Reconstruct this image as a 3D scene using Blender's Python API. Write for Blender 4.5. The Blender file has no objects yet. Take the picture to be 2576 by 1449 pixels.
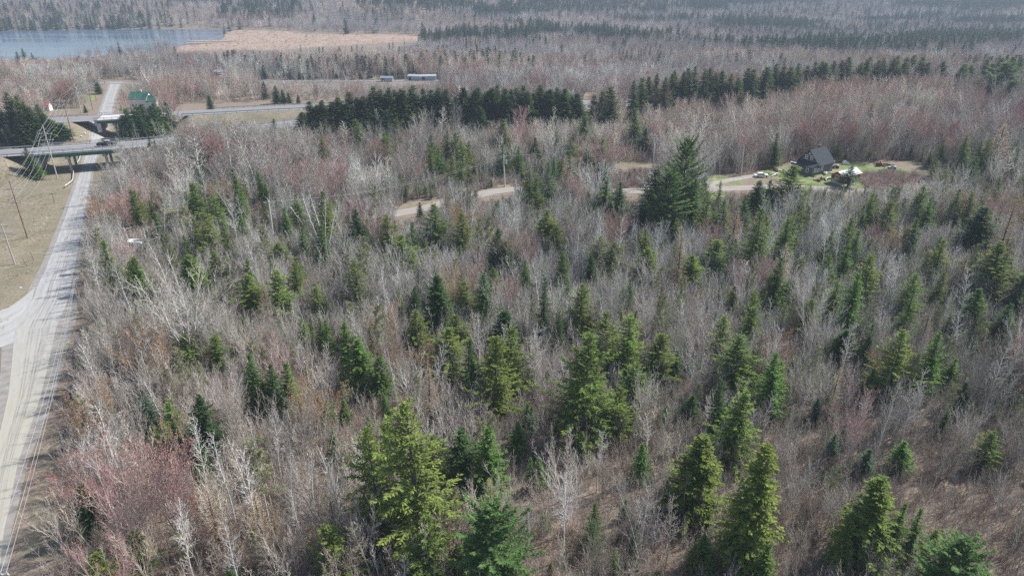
import bpy, math, random
import numpy as np
from mathutils import Vector
R = math.radians
sc = bpy.context.scene
col = sc.collection
# ------------------------------------------------------------------ camera, world, sun, exposure
CAM_H, PITCH, F, CU, CV = 58.0, R(25.0), 1718.0, 1288.0, 724.5     # F, CU, CV in px of a 2576 wide frame
SP, CP = math.sin(PITCH), math.cos(PITCH)
cd = bpy.data.cameras.new('camera'); cam = bpy.data.objects.new('camera', cd); col.objects.link(cam)
cam.location = (0, 0, CAM_H); cam.rotation_euler = (R(90) - PITCH, 0, 0)
cd.sensor_width = 36; cd.lens = 36 * F / 2576; cd.clip_start = 0.5; cd.clip_end = 9000
sc.camera = cam
SUN_EL, SUN_AZ = 47, 66                 # azimuth measured from +Y (away) towards +X (right)
w = bpy.data.worlds.new('World'); sc.world = w; w.use_nodes = True
nt = w.node_tree; nt.nodes.clear()
sky = nt.nodes.new('ShaderNodeTexSky'); sky.sky_type = 'NISHITA'; sky.sun_disc = False
sky.sun_elevation = R(SUN_EL); sky.sun_rotation = R(SUN_AZ); sky.air_density = 1.2; sky.dust_density = 1.0; sky.ozone_density = 1.5
bg = nt.nodes.new('ShaderNodeBackground'); bg.inputs['Strength'].default_value = 0.085
wo = nt.nodes.new('ShaderNodeOutputWorld')
nt.links.new(sky.outputs[0], bg.inputs[0]); nt.links.new(bg.outputs[0], wo.inputs[0])
sd = bpy.data.lights.new('sun', 'SUN'); sun = bpy.data.objects.new('sun', sd); col.objects.link(sun)
sd.energy = 4.2; sd.angle = R(2.0); sd.color = (1.0, 0.965, 0.91)
_s = Vector((math.sin(R(SUN_AZ)) * math.cos(R(SUN_EL)), math.cos(R(SUN_AZ)) * math.cos(R(SUN_EL)), math.sin(R(SUN_EL))))
sun.rotation_euler = _s.to_track_quat('Z', 'Y').to_euler(); sun.location = (60, 30, 120)
sc.view_settings.view_transform = 'Standard'; sc.view_settings.look = 'None'
sc.view_settings.exposure = 0.5; sc.view_settings.gamma = 1.0
sc.render.engine = 'CYCLES'
sc.cycles.max_bounces = 5; sc.cycles.diffuse_bounces = 3; sc.cycles.transparent_max_bounces = 4
sc.cycles.use_denoising = False; sc.cycles.volume_bounces = 0; sc.cycles.sample_clamp_indirect = 3; sc.cycles.sample_clamp_direct = 14

rng = np.random.default_rng(7); rnd = random.Random(11)
# ------------------------------------------------------------------ terrain
def sst(a, b, x):
    t = np.clip((x - a) / (b - a), 0, 1); return t * t * (3 - 2 * t)
def polydist(P, x, y):
    """distance to a polyline, and arc parameter x of nearest point"""
    x = np.asarray(x, float); y = np.asarray(y, float); best = np.full(x.shape, 1e9); bx = np.zeros(x.shape)
    for (ax, ay), (cx, cy) in zip(P[:-1], P[1:]):
        dx, dy = cx - ax, cy - ay; t = np.clip(((x - ax) * dx + (y - ay) * dy) / (dx * dx + dy * dy), 0, 1)
        d = np.hypot(x - ax - t * dx, y - ay - t * dy); m = d < best
        best = np.where(m, d, best); bx = np.where(m, ax + t * dx, bx)
    return best, bx
NEAR_HW = [(-420, 130), (-300, 166), (-200, 196.5), (-158.6, 209), (-128.5, 219), (-110, 228), (-80, 256), (-40, 278), (0, 295), (60, 318), (130, 343)]
FAR_HW = [(-480, 176), (-300, 222), (-200, 252), (-159, 264), (-111, 280), (-81, 290), (-20, 308), (40, 326), (140, 356), (260, 392), (420, 440)]
GAPX = [(-137.2, 11.5), (-146.5, 11.5)]       # bridge openings: centre x and half width
def bank(x, y, P, gap, hgt):
    d, bx = polydist(P, x, y)
    H = hgt * (1 - 0.55 * sst(-90, 20, bx))
    prof = np.clip((7.0 + H * 2.0 - d) / (H * 2.0), 0, 1)
    g = np.clip((np.abs(bx - gap[0]) - gap[1] + 1.5) / 9.0, 0, 1)      # slope under the bridge ends
    return H * prof * np.where(np.abs(bx - gap[0]) < 60, g, 1)
def height(x, y):
    x = np.asarray(x, float); y = np.asarray(y, float)
    a = sst(-0.25, 0.45, x / np.maximum(y, 60))
    h = -10.0 * sst(270, 540, y) - 10.0 * a * sst(560, 900, y)
    ys = 905 + 300 * a
    rise = (0.10 * (1 - a) + 0.062 * a) * np.clip(y - ys, 0, 350 + 220 * a) + 0.004 * np.clip(y - ys, 0, 2000)
    n = 2.6 * np.sin(x / 90 + 1.2) * np.sin(y / 120 + 0.7) * sst(905, 1100, y) + 1.2 * np.sin(x / 41) * np.sin(y / 57 + 2) * sst(905, 1050, y)
    h = h + rise + n
    h = h + 0.35 * np.sin(x / 13 + 0.4) * np.sin(y / 17) * sst(-75, -50, x) * (1 - sst(240, 300, y))
    b = np.maximum(bank(x, y, NEAR_HW, GAPX[0], 6.3), bank(x, y, FAR_HW, GAPX[1], 6.3))
    return h + b
def ray(u, v):
    dx, dy = (u - CU) / F, (v - CV) / F
    return dx, CP - dy * SP, -SP - dy * CP
def P(u, v, above=0.0):
    """pixel (2576 px frame) -> point on the terrain"""
    dx, dY, dz = ray(u, v); dz = min(dz, -0.012); t = CAM_H / -dz; 
    for _ in range(40):
        z = float(height(dx * t, dY * t)) + above
        t2 = (CAM_H - z) / -dz
        if abs(t2 - t) < 0.01: break
        t = 0.5 * t + 0.5 * t2
    return (dx * t, dY * t, CAM_H + dz * t - above)
def Pz(u, v, z):
    dx, dY, dz = ray(u, v); t = (CAM_H - z) / -dz; return (dx * t, dY * t, z)
def proj(x, y, z):
    x = np.asarray(x, float); y = np.asarray(y, float); z = np.asarray(z, float)
    d = y * CP + (CAM_H - z) * SP; dn = (CAM_H - z) * CP - y * SP
    return CU + F * x / d, CV + F * dn / d, d
def ztop(y, v):
    dy = (v - CV) / F; return CAM_H - y * (SP + dy * CP) / (CP - dy * SP)
def inpoly(poly, x, y):
    x = np.asarray(x, float); y = np.asarray(y, float); c = np.zeros(x.shape, bool); n = len(poly)
    for i in range(n):
        x1, y1 = poly[i][:2]; x2, y2 = poly[(i + 1) % n][:2]
        if y1 == y2: continue
        m = ((y1 > y) != (y2 > y)) & (x < (x2 - x1) * (y - y1) / (y2 - y1) + x1); c ^= m
    return c
# ------------------------------------------------------------------ materials
def mat(name, rough=0.8):
    m = bpy.data.materials.new(name); m.use_nodes = True; n = m.node_tree
    b = n.nodes['Principled BSDF']; b.inputs['Roughness'].default_value = rough
    b.inputs['Specular IOR Level'].default_value = 0.25
    return m, n, b
def N(n, t, **kw):
    k = n.nodes.new(t)
    for a, v in kw.items(): setattr(k, a, v)
    return k
def ramp(n, src, stops):
    r = n.nodes.new('ShaderNodeValToRGB'); e = r.color_ramp.elements
    while len(e) < len(stops): e.new(0.5)
    for i, (p, c) in enumerate(stops): e[i].position = p; e[i].color = (*c, 1)
    n.links.new(src, r.inputs[0]); return r.outputs[0]
def noise(n, scale, detail=4, rough=0.6, vec=None, coord='Object', dist=0.0):
    k = N(n, 'ShaderNodeTexNoise'); k.inputs['Scale'].default_value = scale; k.inputs['Detail'].default_value = detail
    k.inputs['Roughness'].default_value = rough; k.inputs['Distortion'].default_value = dist
    if vec is None: tc = N(n, 'ShaderNodeTexCoord'); vec = tc.outputs[coord]
    n.links.new(vec, k.inputs['Vector']); return k.outputs['Fac']
def mixc(n, f, a, b, mode='MIX'):
    k = N(n, 'ShaderNodeMix', data_type='RGBA', blend_type=mode)
    for s, v in ((0, f), (6, a), (7, b)):
        if hasattr(v, 'links'): n.links.new(v, k.inputs[s])
        elif isinstance(v, (int, float)): k.inputs[s].default_value = v
        else: k.inputs[s].default_value = (*v, 1)
    return k.outputs[2]
def mth(n, op, a, b=None):
    k = N(n, 'ShaderNodeMath', operation=op)
    for i, v in enumerate((a, b)):
        if v is None: continue
        if hasattr(v, 'links'): n.links.new(v, k.inputs[i])
        else: k.inputs[i].default_value = v
    return k.outputs[0]
def varied(name, a, b, scale=3.0, rough=0.8, metal=0.0, bump=0.0, detail=5):
    m, n, bs = mat(name, rough); f = noise(n, scale, detail)
    n.links.new(ramp(n, f, [(0.32, a), (0.68, b)]), bs.inputs['Base Color']); bs.inputs['Metallic'].default_value = metal
    if bump:
        bm = N(n, 'ShaderNodeBump'); bm.inputs['Strength'].default_value = bump; n.links.new(f, bm.inputs['Height']); n.links.new(bm.outputs[0], bs.inputs['Normal'])
    return m
def plantmat(name, hue=0.03, val=0.35, noise_amt=0.35, scale=1.5, trans=0.0, rough=0.75, mul=None):
    """base colour = the object's own colour, varied from plant to plant and clump to clump"""
    m, n, b = mat(name, rough); oi = N(n, 'ShaderNodeObjectInfo')
    hs = N(n, 'ShaderNodeHueSaturation'); ia = N(n, 'ShaderNodeAttribute', attribute_type='INSTANCER', attribute_name='tint')   # scattered plants carry their own tint
    cc = mixc(n, 1.0, oi.outputs['Color'], ia.outputs['Color'], 'ADD')
    if mul: cc = mixc(n, 1.0, cc, tuple(q / 2 for q in mul), 'MULTIPLY'); cc = mixc(n, 1.0, cc, cc, 'ADD')
    n.links.new(cc, hs.inputs['Color'])
    n.links.new(mth(n, 'ADD', mth(n, 'MULTIPLY', oi.outputs['Random'], hue * 2), 0.5 - hue), hs.inputs['Hue'])
    r2 = mth(n, 'FRACT', mth(n, 'MULTIPLY', oi.outputs['Random'], 17.31))
    f = noise(n, scale, 3, 0.6)
    v = mth(n, 'ADD', mth(n, 'MULTIPLY', r2, val), mth(n, 'MULTIPLY', f, noise_amt * 2))
    n.links.new(mth(n, 'ADD', v, 1.0 - val / 2 - noise_amt), hs.inputs['Value'])
    n.links.new(hs.outputs[0], b.inputs['Base Color'])
    if trans:
        tr = N(n, 'ShaderNodeBsdfTranslucent'); n.links.new(hs.outputs[0], tr.inputs[0])
        mx = N(n, 'ShaderNodeMixShader'); mx.inputs[0].default_value = trans
        n.links.new(b.outputs[0], mx.inputs[1]); n.links.new(tr.outputs[0], mx.inputs[2]); n.links.new(mx.outputs[0], n.nodes['Material Output'].inputs[0])
    return m
M = {}
M['needles'] = plantmat('needles', 0.014, 0.45, 0.45, 0.9, trans=0.25)
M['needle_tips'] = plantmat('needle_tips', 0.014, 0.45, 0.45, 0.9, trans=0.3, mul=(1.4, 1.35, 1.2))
M['twigs'] = plantmat('twigs', 0.01, 0.7, 0.28, 0.5)
M['trunk_bark'] = plantmat('trunk_bark', 0.0, 0.3, 0.45, 2.5)
m, n, b = mat('conifer_bark'); n.links.new(ramp(n, noise(n, 6), [(0.3, (0.06, 0.05, 0.045)), (0.7, (0.17, 0.15, 0.14))]), b.inputs['Base Color']); M['conifer_bark'] = m
M['buds'] = varied('red_buds', (0.37, 0.17, 0.15), (0.50, 0.28, 0.24), 2.0)
M['buds_tan'] = varied('tan_buds', (0.36, 0.19, 0.09), (0.46, 0.30, 0.16), 2.0)
M['catkins'] = varied('green_catkins', (0.26, 0.27, 0.13), (0.38, 0.38, 0.22), 2.0)
# ------------------------------------------------------------------ mesh helpers
def mesh_np(name, V, faces, mats, midx=None):
    """faces: list of (M,k) index arrays"""
    me = bpy.data.meshes.new(name); V = np.asarray(V, np.float32)
    me.vertices.add(len(V)); me.vertices.foreach_set('co', V.ravel())
    tot = sum(len(f) for f in faces); loops = np.concatenate([np.asarray(f, np.int32).ravel() for f in faces])
    cnt = np.concatenate([np.full(len(f), f.shape[1], np.int32) for f in faces]); st = np.concatenate([[0], np.cumsum(cnt)[:-1]]).astype(np.int32)
    me.loops.add(len(loops)); me.loops.foreach_set('vertex_index', loops)
    me.polygons.add(tot); me.polygons.foreach_set('loop_start', st); me.polygons.foreach_set('loop_total', cnt)
    if midx is not None: me.polygons.foreach_set('material_index', np.concatenate(midx).astype(np.int32))
    for mm in mats: me.materials.append(mm)
    me.update(calc_edges=True); me.validate(); return me
class MB:
    def __init__(s): s.v = []; s.f = []; s.mi = []; s.st = []
    def face(s, pts, mi=0):
        b0 = len(s.v); s.v += [tuple(p) for p in pts]; s.f.append(list(range(b0, b0 + len(pts)))); s.mi.append(mi); return s
    def box(s, c, d, ax=(1, 0), tz=0, mi=0):
        """box centred c, size d, x axis along ax (2D unit)"""
        s.st.append((len(s.v), len(s.f))); ex = Vector((ax[0], ax[1], 0)).normalized(); ey = Vector((-ex.y, ex.x, 0)); b0 = len(s.v); c = Vector(c)
        for k in (-1, 1):
            for i, j in ((-1, -1), (1, -1), (1, 1), (-1, 1)): s.v.append(tuple(c + ex * i * d[0] / 2 + ey * j * d[1] / 2 + Vector((0, 0, k * d[2] / 2))))
        for q in ((0, 3, 2, 1), (4, 5, 6, 7), (0, 1, 5, 4), (1, 2, 6, 5), (2, 3, 7, 6), (3, 0, 4, 7)): s.f.append([b0 + i for i in q]); s.mi.append(mi)
        return s
    def tube(s, pts, rad, n=8, cap=True, mi=0):
        s.st.append((len(s.v), len(s.f))); pts = [Vector(p) for p in pts]; rad = rad if hasattr(rad, '__len__') else [rad] * len(pts); b0 = len(s.v)
        for i, p in enumerate(pts):
            d = (pts[min(i + 1, len(pts) - 1)] - pts[max(i - 1, 0)]).normalized()
            a = d.cross(Vector((0, 0, 1)) if abs(d.z) < 0.9 else Vector((0, 1, 0))).normalized(); c = d.cross(a)
            for k in range(n): an = 2 * math.pi * k / n; s.v.append(tuple(p + a * math.cos(an) * rad[i] + c * math.sin(an) * rad[i]))
        for i in range(len(pts) - 1):
            for k in range(n): s.f.append([b0 + i * n + k, b0 + i * n + (k + 1) % n, b0 + (i + 1) * n + (k + 1) % n, b0 + (i + 1) * n + k]); s.mi.append(mi)
        if cap: s.f.append([b0 + k for k in range(n)][::-1]); s.f.append([b0 + (len(pts) - 1) * n + k for k in range(n)]); s.mi += [mi, mi]
        return s
    def prism(s, prof, o, ex, ez, ey, L, mi=0):
        """2D profile (a,b) -> o + ex*a + ez*b, extruded ey*L"""
        s.st.append((len(s.v), len(s.f))); o, ex, ez, ey = map(Vector, (o, ex, ez, ey)); b0 = len(s.v); k = len(prof)
        for e in (0, L):
            for a, b_ in prof: s.v.append(tuple(o + ex * a + ez * b_ + ey * e))
        s.f.append([b0 + i for i in range(k)]); s.f.append([b0 + k + i for i in range(k)][::-1]); s.mi += [mi, mi]
        for i in range(k): s.f.append([b0 + i, b0 + k + i, b0 + k + (i + 1) % k, b0 + (i + 1) % k]); s.mi.append(mi)
        return s
    def build(s, name, mats, parent=None, bev=0.0):
        me = bpy.data.meshes.new(name); me.from_pydata(s.v, [], s.f)
        for m_ in (mats if isinstance(mats, (list, tuple)) else [mats]): me.materials.append(m_)
        me.polygons.foreach_set('material_index', s.mi); me.update()
        o = bpy.data.objects.new(name, me); col.objects.link(o)
        if parent is not None:
            o.parent = parent
            o.location = -parent.location if parent.type == 'EMPTY' else (0, 0, 0)
        if bev:
            bv = o.modifiers.new('bevel', 'BEVEL'); bv.width = bev; bv.segments = 2; bv.limit_method = 'ANGLE'
        return o
def build_each(mb, name, mats, parent, bev=0.0):
    """every primitive of mb as a mesh of its own"""
    st = mb.st + [(len(mb.v), len(mb.f))]; out = []
    for (v0, f0), (v1, f1) in zip(st[:-1], st[1:]):
        q = MB(); q.v = mb.v[v0:v1]; q.f = [[i - v0 for i in f] for f in mb.f[f0:f1]]; q.mi = mb.mi[f0:f1]; out.append(q.build(name, mats, parent, bev))
    return out
def tag(o, label=None, cat=None, group=None, kind=None):
    for k, v in (('label', label), ('category', cat), ('group', group), ('kind', kind)):
        if v: o[k] = v
    return o
def empty(name, loc, label, cat, group=None):
    o = bpy.data.objects.new(name, None); o.empty_display_size = 0.3; col.objects.link(o); o.location = loc; tag(o, label, cat, group); return o
# ------------------------------------------------------------------ plants: prototypes
def sprays(base, d, nrm, L, W):
    """diamond shaped leaf sprays"""
    k = len(base); side = np.cross(d, nrm); side /= np.maximum(np.linalg.norm(side, axis=1, keepdims=True), 1e-6)
    mid = base + d * (L * 0.45)[:, None]
    V = np.stack([base, mid - side * (W / 2)[:, None], base + d * L[:, None], mid + side * (W / 2)[:, None]], 1).reshape(-1, 3)
    return V, np.arange(4 * k, dtype=np.int32).reshape(-1, 4)
def tubes(S, n=3):
    """S: (k,8) p0 p1 r0 r1 -> prisms"""
    S = np.asarray(S, float); p0, p1, r0, r1 = S[:, :3], S[:, 3:6], S[:, 6], S[:, 7]; d = p1 - p0
    d /= np.maximum(np.linalg.norm(d, axis=1, keepdims=True), 1e-6)
    ref = np.where(np.abs(d[:, 2:3]) < 0.9, np.array([[0, 0, 1.0]]), np.array([[0, 1.0, 0]])); a = np.cross(d, ref)
    a /= np.linalg.norm(a, axis=1, keepdims=True); c = np.cross(d, a); an = 2 * np.pi * np.arange(n) / n
    o = a[:, None, :] * np.cos(an)[None, :, None] + c[:, None, :] * np.sin(an)[None, :, None]
    V = np.concatenate([p0[:, None] + o * r0[:, None, None], p1[:, None] + o * r1[:, None, None]], 1).reshape(-1, 3)
    b0 = np.arange(len(S))[:, None] * 2 * n; k = np.arange(n)[None, :]; k2 = (k + 1) % n
    Fq = np.stack([b0 + k, b0 + k2, b0 + n + k2, b0 + n + k], -1).reshape(-1, 4)
    return V, Fq.astype(np.int32)
def conifer(seed, H=14, Rr=2.3, levels=44, nb=8, tl=0.42, tw=0.15, step=0.17, droop=-0.25, up=0.8, zb=0.06, pw=0.85, ragged=0.2, skip=0.08, curl=0.10, clump=0.0, hollow=0.12):
    g = np.random.default_rng(seed); B, D, Nn, L_, W_, TP = [], [], [], [], [], []; limbs = []
    lean = g.normal(0, 0.02, 2)
    for i in range(levels):
        t = (i + g.uniform(-.3, .3)) / levels; t = min(max(t, 0), 0.995); z = H * (zb + (1 - zb) * t)
        Lm = Rr * ((1 - t) ** pw) * (0.55 + 0.45 * min(1, (t + 0.12) / 0.25)) + 0.10
        ncl = max(4, int(nb * (0.6 + 0.4 * (1 - t))))
        off = g.uniform(0, 6.28)
        for k in range(ncl):
            if g.random() < skip: continue
            az = off + 6.283 * k / ncl + g.normal(0, 0.25); L = Lm * g.uniform(1 - 1.6 * ragged, 1 + ragged) * (1.25 if g.random() < .12 else 1)
            if clump: L *= 1 + clump * math.sin(az * 2 + z * 1.3 + seed)
            e = droop + (up - droop) * t ** 2.2 + g.normal(0, 0.1)
            n_ = max(3, int(L / step)); s = np.linspace(hollow, 1, n_) * L
            hx, hy = math.cos(az), math.sin(az)
            px = hx * s * math.cos(e) + lean[0] * z; py = hy * s * math.cos(e) + lean[1] * z
            pz = z + s * math.sin(e) + curl * s * s / max(L, .3)
            if L > 0.6: limbs.append((lean[0] * z, lean[1] * z, z, px[-1], py[-1], pz[-1], 0.03, 0.008))
            for sd_ in (-1, 0, 1):
                a2 = az + sd_ * g.uniform(0.55, 1.15, n_) + (g.normal(0, .2, n_) if sd_ == 0 else 0)
                de = e * 0.6 + g.normal(-0.12, 0.28, n_)
                d = np.stack([np.cos(a2) * np.cos(de), np.sin(a2) * np.cos(de), np.sin(de)], 1)
                B.append(np.stack([px, py, pz], 1) + g.normal(0, 0.03, (n_, 3))); D.append(d)
                nn = g.normal(0, 0.45, (n_, 3)) + np.array([0, 0, 1.0]); Nn.append(nn)
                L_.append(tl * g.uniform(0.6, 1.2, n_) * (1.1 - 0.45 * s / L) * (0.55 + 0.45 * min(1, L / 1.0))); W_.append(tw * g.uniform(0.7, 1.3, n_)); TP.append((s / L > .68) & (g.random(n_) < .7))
    B, D, Nn = map(np.concatenate, (B, D, Nn)); V, Fq = sprays(B, D, Nn, np.concatenate(L_), np.concatenate(W_))
    zs = np.linspace(0, H * 0.97, 9); r = 0.016 * H * (1 - zs / H) + 0.015
    T = [(lean[0] * zs[i], lean[1] * zs[i], zs[i], lean[0] * zs[i + 1], lean[1] * zs[i + 1], zs[i + 1], r[i], r[i + 1]) for i in range(8)]
    TV, TF = tubes(T, 6); LV, LF = tubes(limbs, 3) if limbs else (np.zeros((0, 3)), np.zeros((0, 4), np.int32))
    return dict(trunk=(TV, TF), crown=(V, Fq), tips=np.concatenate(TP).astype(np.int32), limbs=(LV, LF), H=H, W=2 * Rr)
def bare(seed, form='aspen', H=13.0, lod=0, spread=1.0, buds=0, tk=1.0):
    g = random.Random(seed); T = []; C = []; tips = []
    def perp(d, ang, az):
        a = d.cross(Vector((0, 0, 1)) if abs(d.z) < .95 else Vector((1, 0, 0))).normalized(); b_ = d.cross(a)
        return (d * math.cos(ang) + (a * math.cos(az) + b_ * math.sin(az)) * math.sin(ang)).normalized()
    def branch(p, d, L, r, lev, out, trop, nseg, wig, kids):
        """kids: list of per-level specs"""
        pts = [p]; ds = [d]; sl = L / nseg
        for i in range(nseg):
            d = (d + Vector((g.gauss(0, wig), g.gauss(0, wig), g.gauss(0, wig) + trop / nseg))).normalized()
            p = p + d * sl; pts.append(p); ds.append(d)
        for i in range(nseg):
            ra = r * (1 - 0.8 * i / nseg); rb = r * (1 - 0.8 * (i + 1) / nseg); out.append((*pts[i], *pts[i + 1], ra, rb))
        if lev >= len(kids): tips.append((pts[-1], ds[-1])); return
        k = kids[lev]; cnt = k['n'] if isinstance(k['n'], int) else max(2, int(k['n'] * L)); az = g.uniform(0, 6.28)
        for j in range(cnt):
            t = k['t0'] + (1 - k['t0']) * (j + g.random()) / cnt; t = min(t, 0.985); i = int(t * nseg); fr = t * nseg - i
            q = pts[i].lerp(pts[i + 1], fr); az += 2.4 + g.uniform(-.5, .5)
            ang = k['a'] * g.uniform(0.7, 1.3); shape = k.get('shape', lambda t_: 1 - 0.6 * t_)
            LL = (k['L'] * H if lev == 0 else k['L'] * L) * shape(t) * g.uniform(0.65, 1.2)
            branch(q, perp(ds[i + 1] if i + 1 < len(ds) else d, ang, az), LL, max(k['r'] * (1 - .5 * t), 0.004) * tk, lev + 1, C, k.get('trop', .3), k['s'], k['w'], kids)
        tips.append((pts[-1], ds[-1]))
    up = Vector((0, 0, 1)); m3 = 4 if lod == 0 else 0
    if form in ('aspen', 'birch'):
        ks = [dict(n=24 if lod == 0 else 18, t0=.38, a=.85 * spread, L=.24, r=.035, s=4, w=.10, trop=.5, shape=lambda t: 1.15 - 0.8 * t),
              dict(n=7 if lod == 0 else 6, t0=.15, a=.75, L=.42, r=.016, s=3, w=.12, trop=.3),
              dict(n=5 if lod == 0 else 3, t0=.1, a=.7, L=.45, r=.010 if lod == 0 else .03, s=2 if lod == 0 else 1, w=.15)]
        if lod == 0: ks.append(dict(n=3, t0=.1, a=.7, L=.55, r=.0075, s=1, w=.1))
        branch(Vector((0, 0, 0)), (up + Vector((g.gauss(0, .04), g.gauss(0, .04), 0))).normalized(), H * .95, .010 * H, 0, T, 0.1, 9, .035, ks)
    elif form == 'maple':
        th = H * g.uniform(.10, .2); T.append((0, 0, 0, 0, 0, th, .016 * H, .013 * H)); nl = g.randint(6, 9)
        for i in range(nl):
            az = 6.28 * i / nl + g.uniform(-.4, .4); ang = g.uniform(.12, .62) * spread
            d = Vector((math.cos(az) * math.sin(ang), math.sin(az) * math.sin(ang), math.cos(ang)))
            ks = [dict(n=10 if lod == 0 else 8, t0=.15, a=.5, L=.30, r=.024, s=3, w=.08, trop=.35, shape=lambda t: 1.1 - 0.5 * t),
                  dict(n=6 if lod == 0 else 4, t0=.1, a=.5, L=.5, r=.013 if lod == 0 else .03, s=2 if lod == 0 else 1, w=.1, trop=.3)]
            if lod == 0: ks.append(dict(n=5, t0=.05, a=.5, L=.5, r=.0075, s=1, w=.1, trop=.2))
            branch(Vector((0, 0, th * g.uniform(.7, 1))), d, (H - th) * g.uniform(.75, 1.0), .0055 * H, 0, T if g.random() < .4 else C, .35, 6, .06, ks)
    elif form == 'clump':                                                     # several leaning white stems
        for i in range(6):
            az = R(150) + 1.0 * (i - 2.5) * .5; ang = (i - 2.6) * .14
            d = Vector((math.sin(ang), g.uniform(-.08, .08), math.cos(ang))).normalized()
            ks = [dict(n=12, t0=.45, a=.6, L=.14, r=.02, s=3, w=.1, trop=.4), dict(n=5, t0=.1, a=.7, L=.45, r=.012, s=2, w=.12), dict(n=4, t0=.1, a=.7, L=.5, r=.008, s=1, w=.1)]
            branch(Vector((ang * .8, 0, 0)), d, H * g.uniform(.8, 1), .0085 * H, 0, T, .12, 7, .03, ks)
    elif form == 'sapling':
        ks = [dict(n=11 if lod == 0 else 8, t0=.3, a=.6, L=.22, r=.015, s=2, w=.1, trop=.4), dict(n=4, t0=.1, a=.6, L=.5, r=.011, s=1, w=.1)]
        if lod == 0: ks.append(dict(n=3, t0=.1, a=.6, L=.5, r=.006, s=1, w=.1))
        for q in range(g.randint(1, 3)): branch(Vector((g.gauss(0, .3), g.gauss(0, .3), 0)), (up + Vector((g.gauss(0, .1), g.gauss(0, .1), 0))).normalized(), H * g.uniform(.7, 1), .0055 * H, 0, T, .1, 5, .06, ks)
    elif form == 'shrub':
        for q in range(16):
            ang = g.uniform(.1, .9); az = g.uniform(0, 6.28); d = Vector((math.cos(az) * math.sin(ang), math.sin(az) * math.sin(ang), math.cos(ang)))
            ks = [dict(n=5, t0=.2, a=.5, L=.40, r=.011, s=2, w=.12, trop=.3), dict(n=4, t0=.1, a=.5, L=.5, r=.0085, s=1, w=.1)]
            branch(Vector((g.gauss(0, .2), g.gauss(0, .2), 0)), d, H * g.uniform(.5, 1), .012, 0, C, .4, 3, .12, ks)
        T.append((0, 0, -.1, 0, 0, .15, .03, .02))
    elif form == 'snag':
        ks = [dict(n=12, t0=.35, a=1.15, L=.24, r=.045, s=4, w=.2, trop=.1, shape=lambda t: 1.2 - t), dict(n=5, t0=.2, a=.8, L=.4, r=.02, s=3, w=.25), dict(n=3, t0=.2, a=.8, L=.4, r=.012, s=1, w=.2)]
        branch(Vector((0, 0, 0)), up, H, .014 * H, 0, T, 0, 8, .06, ks)
    out = {}; TV, TF = tubes(T, 5); CV_, CF = tubes(C, 3); out['trunk'] = (TV, TF); out['crown'] = (CV_, CF)
    if buds:
        g2 = np.random.default_rng(seed); bp = np.array([tuple(p) for p, d in tips]); bd = np.array([tuple(d) for p, d in tips])
        rep = 2; bp = np.repeat(bp, rep, 0) + g2.normal(0, .07, (len(bp) * rep, 3)); bd = np.repeat(bd, rep, 0) + g2.normal(0, .4, (len(bd) * rep, 3)); bd /= np.linalg.norm(bd, axis=1, keepdims=True)
        k = len(bp); out['buds'] = sprays(bp, bd, g2.normal(0, 1, (k, 3)), np.full(k, .14), np.full(k, .06))
    V = np.concatenate([TV, CV_]); out['H'] = float(V[:, 2].max()); out['W'] = float(np.percentile(np.hypot(V[:, 0], V[:, 1]), 96) * 2); return out
def larch(seed, H=14):
    p = conifer(seed, H=H, Rr=2.0, levels=40, nb=8, tl=.30, tw=.028, step=.12, droop=-.05, up=.9, zb=.15, pw=.8, ragged=.25, curl=.12); return p
def join(parts):
    V, Fs, MI, o = [], [], [], 0
    for (v, f), mi in parts:
        if len(v) == 0: continue
        V.append(v); Fs.append(f + o); MI.append(np.full(len(f), mi) if np.isscalar(mi) else np.asarray(mi)); o += len(v)
    return np.concatenate(V), Fs, MI
KIND = {}
def reg(key, p, cm, tm, bud=None):
    crown = [(p['crown'], 0)]; mats = [cm]
    if 'limbs' in p: crown.append((p['limbs'], 1)); mats.append(tm)
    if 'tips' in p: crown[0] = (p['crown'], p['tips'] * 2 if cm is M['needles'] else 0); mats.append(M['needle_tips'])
    if 'buds' in p: crown.append((p['buds'], 1)); mats.append(bud)
    V, Fs, MI = join(crown); me = mesh_np('crown', V, Fs, mats, MI)
    V2, F2, M2 = join([(p['trunk'], 0)]); mt = mesh_np('trunk', V2, F2, [tm], M2)
    V3, F3, M3 = join(crown + [(p['trunk'], len(mats))]); mj = mesh_np(key, V3, F3, mats + [tm], M3)
    KIND.setdefault(key, []).append(dict(crown=me, trunk=mt, joined=mj, H=p['H'], W=p['W']))
for s in range(6): reg('fir', conifer(10 + s, ragged=.18 + .04 * s, clump=.12, skip=.08 + .02 * s, zb=.05 + .02 * s), M['needles'], M['conifer_bark'])
for s in range(5): reg('cedar', conifer(30 + s, Rr=2.5, levels=42, nb=8, tl=.5, tw=.13, step=.19, droop=.05, up=1.0, pw=.72, ragged=.38, skip=.2, curl=.16, clump=.26, zb=.12 + .03 * (s % 3), hollow=.2), M['needles'], M['conifer_bark'])
for s in range(3): reg('pine', conifer(50 + s, H=17, Rr=4.0, levels=38, nb=9, tl=.75, tw=.16, step=.16, droop=.12, up=1.1, pw=.42, ragged=.4, skip=.2, curl=.22, clump=.25, zb=.22, hollow=.25), M['needles'], M['conifer_bark'])
for s in range(3): reg('spruce', conifer(60 + s, H=17, Rr=2.9, levels=44, nb=9, tl=.6, tw=.2, step=.2, droop=-.35, up=.7, pw=.7, ragged=.2, clump=.1, zb=.08), M['needles'], M['conifer_bark'])
for s in range(5): reg('aspen', bare(100 + s, 'aspen', tk=1.7), M['twigs'], M['trunk_bark'])
for s in range(3): reg('catkin', bare(110 + s, 'aspen', H=11, buds=1, tk=1.5), M['twigs'], M['trunk_bark'], M['catkins'])
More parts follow.
